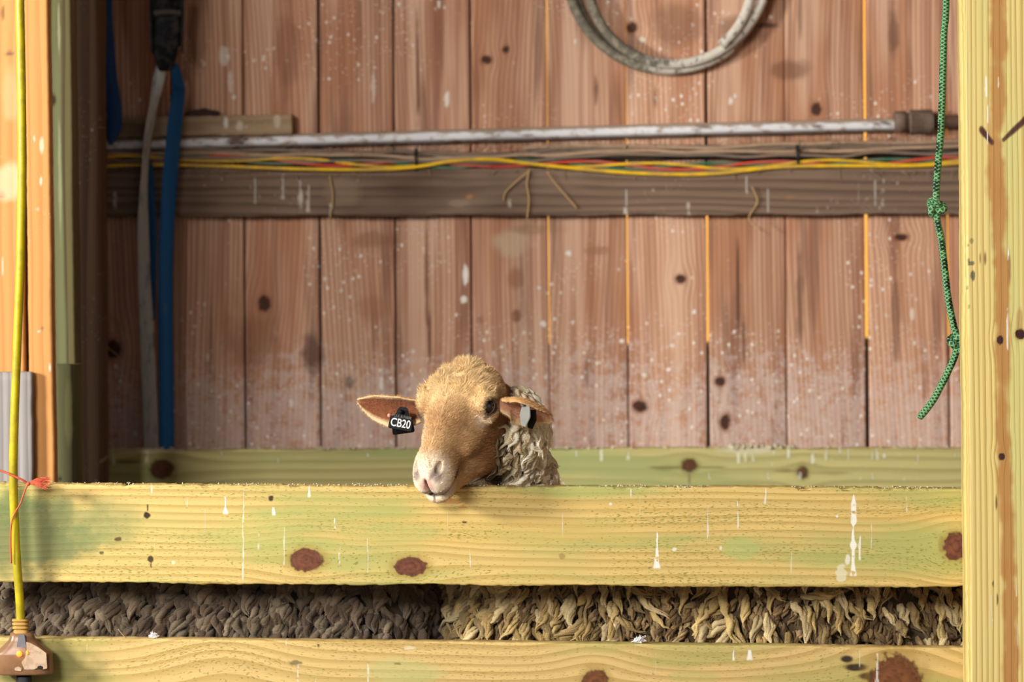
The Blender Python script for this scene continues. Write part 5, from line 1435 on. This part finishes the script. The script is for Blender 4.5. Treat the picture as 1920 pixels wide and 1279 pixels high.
    locks_mesh('flank_fleece', p, nn, M_wool, root, .060, .0086, 6, gr, pal((180, 156, 104), (158, 132, 84), (190, 170, 128), (138, 116, 78)), 27, curl=.26, nr=12, crimp=.55)
    def dr(c_, n):
        q = c_ - Ev
        s = (c_[:, 2] > .42) & (c_[:, 2] < .86) & (np.linalg.norm(q, axis=1) > .2) & ((n[:, 1] > .0) | (c_[:, 2] < .56)) | ((c_[:, 2] > .82) & (c_[:, 0] > .22))
        return s * 1.0 + 1e-9
    p, nn, vi = sample_tris(V, F, N, dr, 2600, 24)
    locks_mesh('back_fleece', p, nn, M_wool, root, .060, .0170, 1, (.1, 0, -1), pal((186, 166, 124), (160, 138, 98), (200, 182, 142)), 8, curl=.4, nr=7)
    return root

def coat_color(V, N, Ev, Fv, Lv, Uv, dark=False):
    q = V - Ev; f = q @ Fv; l = q @ Lv; u = q @ Uv; al = abs(l)
    L3 = lambda *c: np.array(lin(*c)[:3])
    tan = L3(208, 170, 122); gold = L3(230, 200, 150); chest = L3(164, 116, 74); cream = L3(238, 222, 200); grey = L3(118, 102, 98); pink = L3(204, 150, 142); wool = L3(84, 70, 52)
    C = np.tile(tan, (len(V), 1))
    def mx(col, k):
        nonlocal C
        C = C * (1 - k[:, None]) + col * k[:, None]
    nz = vfbm(V * 30, 3, 3)
    mx(gold, nss(u + nz * .01, .012, .04) * nss(-f, -.07, .0))
    mx(chest, nss(-u + nz * .02, .008, .04) * nss(-f, -.13, -.05) * .9)
    mx(chest, nss(-np.abs(f - .055), -.06, -.01) * nss(u, .0, .03) * .35)
    mx(cream, nss(f + nz * .012 + (al - .02) * .0, .120, .160) * .9)
    mx(cream, nss(-l, .010, .045) * nss(f, .045, .10) * .7)                                   # off-side of the nose: its bright lit side painted into the coat
    mx(cream, nss(-np.sqrt((f - .026) ** 2 + (al - .060) ** 2 + (u + .002) ** 2), -.024, -.010) * .45)
    mx(grey, nss(-np.sqrt((f - .176) ** 2 + (al - .025) ** 2 + (u - .008) ** 2), -.021, -.010) * .8)
    mx(grey, nss(f, .150, .175) * nss(-np.abs(u + .036), -.010, -.004) * .6)
    mx(pink, nss(-np.sqrt((f - .186) ** 2 + (al * .9) ** 2 + ((u + .010) * .9) ** 2), -.018, -.009) * .75)
    mx(L3(96, 62, 58), nss(f, .165, .175) * nss(-al, -.0036, -.0012) * nss(-u, -.004, .004) * .8)
    mx(tan, nss(-u, .050, .060) * nss(f, .09, .12) * .5)
    mx(L3(70, 44, 38), nss(f, .105, .125) * nss(-np.abs(u + .0445 - (.165 - f) * .10), -.0052, -.0022))
    ec_ = np.array(EYE_C) + nrmz(EYE_N) * .0135
    mx(L3(70, 46, 34), nss(-np.sqrt((f - ec_[0]) ** 2 + (al - ec_[1]) ** 2 + (u - ec_[2]) ** 2), -.0205, -.0155) * .85)
    d = np.linalg.norm(q, axis=1)
    mx(L3(150, 124, 92), nss(-f, .055, .10) * nss(-u, .01, .05) * .8)
    ta = np.array([.016, .075, .006]); tb = np.array([.040, .058, .000]); Q = np.stack([f, al, u], 1) - ta; tt_ = np.clip((Q @ (tb - ta)) / ((tb - ta) @ (tb - ta)), 0, 1)
    dd = np.linalg.norm(Q - tt_[:, None] * (tb - ta), axis=1)
    mx(L3(84, 52, 36), nss(-dd, -.0055, -.002) * (1 - tt_ * .5) * .9)
    mx(L3(58, 38, 34), nss(-np.sqrt(((f - .165) * .5) ** 2 + (al - .0245) ** 2 + (u - .012) ** 2), -.0100, -.005) * .9)
    far = np.maximum(nss(d, .150, .185) * nss(-f, -.06, .02), nss(d, .225, .25))
    mx(L3(132, 116, 96), nss(-f, -.055, .0) * nss(-u, .070, .100))
    mx(wool, far)
    low = nss(-V[:, 2], -.40, -.34)
    mx(L3(176, 128, 84), low)
    mx(L3(50, 42, 36), nss(-V[:, 2], -.06, -.045))
    return C

sheep_main()

# ---------------- the grey-brown sheep behind on the left, its head beyond the frame
def sheep_left():
    E = Vector((-1.40, .25, .62))
    o = -1.0
    pose = dict(E=tuple(E), F=(-.75, -.15, -.62), L=(-.2, .98, 0.0), neck=[tuple(E + Vector((.05, 0, .02))) + (.05,), (-1.24, .26, .66, .075), (-1.05, .28, .62, .15)],
                trunk=[(-1.02, .285, .62, .165), (-.80, .285, .62, .185), (-.55, .285, .62, .19), (-.33, .285, .625, .185)],
                legs=[[(-1.02, .20, .50, .07), (-1.02, .19, .36, .036), (-1.01, .18, .34, .030), (-1.02, .18, .10, .020), (-1.025, .175, .03, .026), (-1.03, .175, .02, .026)],
                      [(-1.0, .37, .50, .07), (-1.0, .38, .36, .036), (-.99, .39, .34, .030), (-1.0, .39, .10, .020), (-1.005, .385, .03, .026), (-1.01, .385, .02, .026)],
                      [(-.36, .20, .50, .09), (-.41, .19, .40, .06), (-.31, .19, .29, .030), (-.33, .18, .10, .020), (-.335, .18, .03, .026), (-.345, .18, .02, .026)],
                      [(-.36, .37, .50, .09), (-.41, .38, .40, .06), (-.31, .39, .29, .030), (-.33, .39, .10, .020), (-.335, .39, .03, .026), (-.345, .39, .02, .026)]])
    Fv, Lv = nrmz(pose['F']), nrmz(pose['L']); Uv = np.cross(Fv, Lv); Ev = np.array(pose['E'])
    fn = sheep_fn(pose)
    V, F = surface_net(fn, axis_grid(-1.66, -.10, -1.56, -1.28, .005, .014), axis_grid(.02, .60, .17, .33, .005, .014), axis_grid(-.02, .95, .45, .72, .005, .014))
    N = vnormals(V, F)
    root = empty('sheep', (-.7, .29, 0), 'sheep with dense grey-brown fleece behind the rails at left, its head out of frame', 'sheep')
    C = coat_color(V, N, Ev, Fv, Lv, Uv)
    parts = [(V, F, C)]
    for sg in (1, -1):
        Wd = lambda f, l, u: Vector(Ev + Fv * f * .001 + Lv * l * .001 + Uv * u * .001)
        e = ear_mesh([Wd(-40, sg * 50, 15), Wd(-50, sg * 80, 15), Wd(-60, sg * 115, 5), Wd(-65, sg * 150, -10)], [.014, .028, .024, .003], [tuple(Fv), tuple(Fv), tuple(Fv)], [1.1, .9, .6])
        parts.append((e[0], e[1], np.tile(np.array(lin(190, 134, 80)[:3]), (len(e[0]), 1))))
    off = 0; VV = []; FF = []; CC = []
    for v, f, c in parts: VV.append(v); FF.append(f + off); CC.append(c); off += len(v)
    me = mesh_np('body', np.concatenate(VV), np.concatenate(FF)); vcol(me, 'coat', np.concatenate(CC))
    link('body', me, M_coat, root, True)
    M_w = wool_mat('grey_brown_wool', (66, 54, 42), .5)
    P0 = pal((98, 84, 68), (84, 70, 55), (110, 96, 79), (72, 58, 46))
    def df(c_, n): return ((n[:, 1] < .25) & (c_[:, 2] > .55) & (c_[:, 2] < .86) & (c_[:, 0] > -1.15)) * 1.0 + 1e-9
    p, nn, vi = sample_tris(V, F, N, df, 2100, 31)
    gr = np.stack([vnoise(p * 7, 4) * .35, p[:, 0] * 0, -1 + p[:, 0] * 0], 1)
    locks_mesh('flank_fleece', p, nn, M_w, root, .054, .0130, 6, gr, P0, 9, curl=.09, nr=9, crimp=.3)
    def dr(c_, n):
        return ((c_[:, 2] > .42) & (c_[:, 0] > -1.26) & ((n[:, 1] > .2) | (c_[:, 2] < .57) | (c_[:, 2] > .84))) * 1.0 + 1e-9
    p, nn, vi = sample_tris(V, F, N, dr, 2000, 32)
    locks_mesh('back_fleece', p, nn, M_w, root, .060, .017, 1, (0, 0, -1), P0, 10, curl=.3, nr=7)
    for sg in (1, -1):
        ball('eye', Vector(Ev + Fv * -.004 + Lv * sg * .0665 + Uv * .0085), .0118, bpy.data.materials['sheep_eye'], root, 20)
sheep_left()
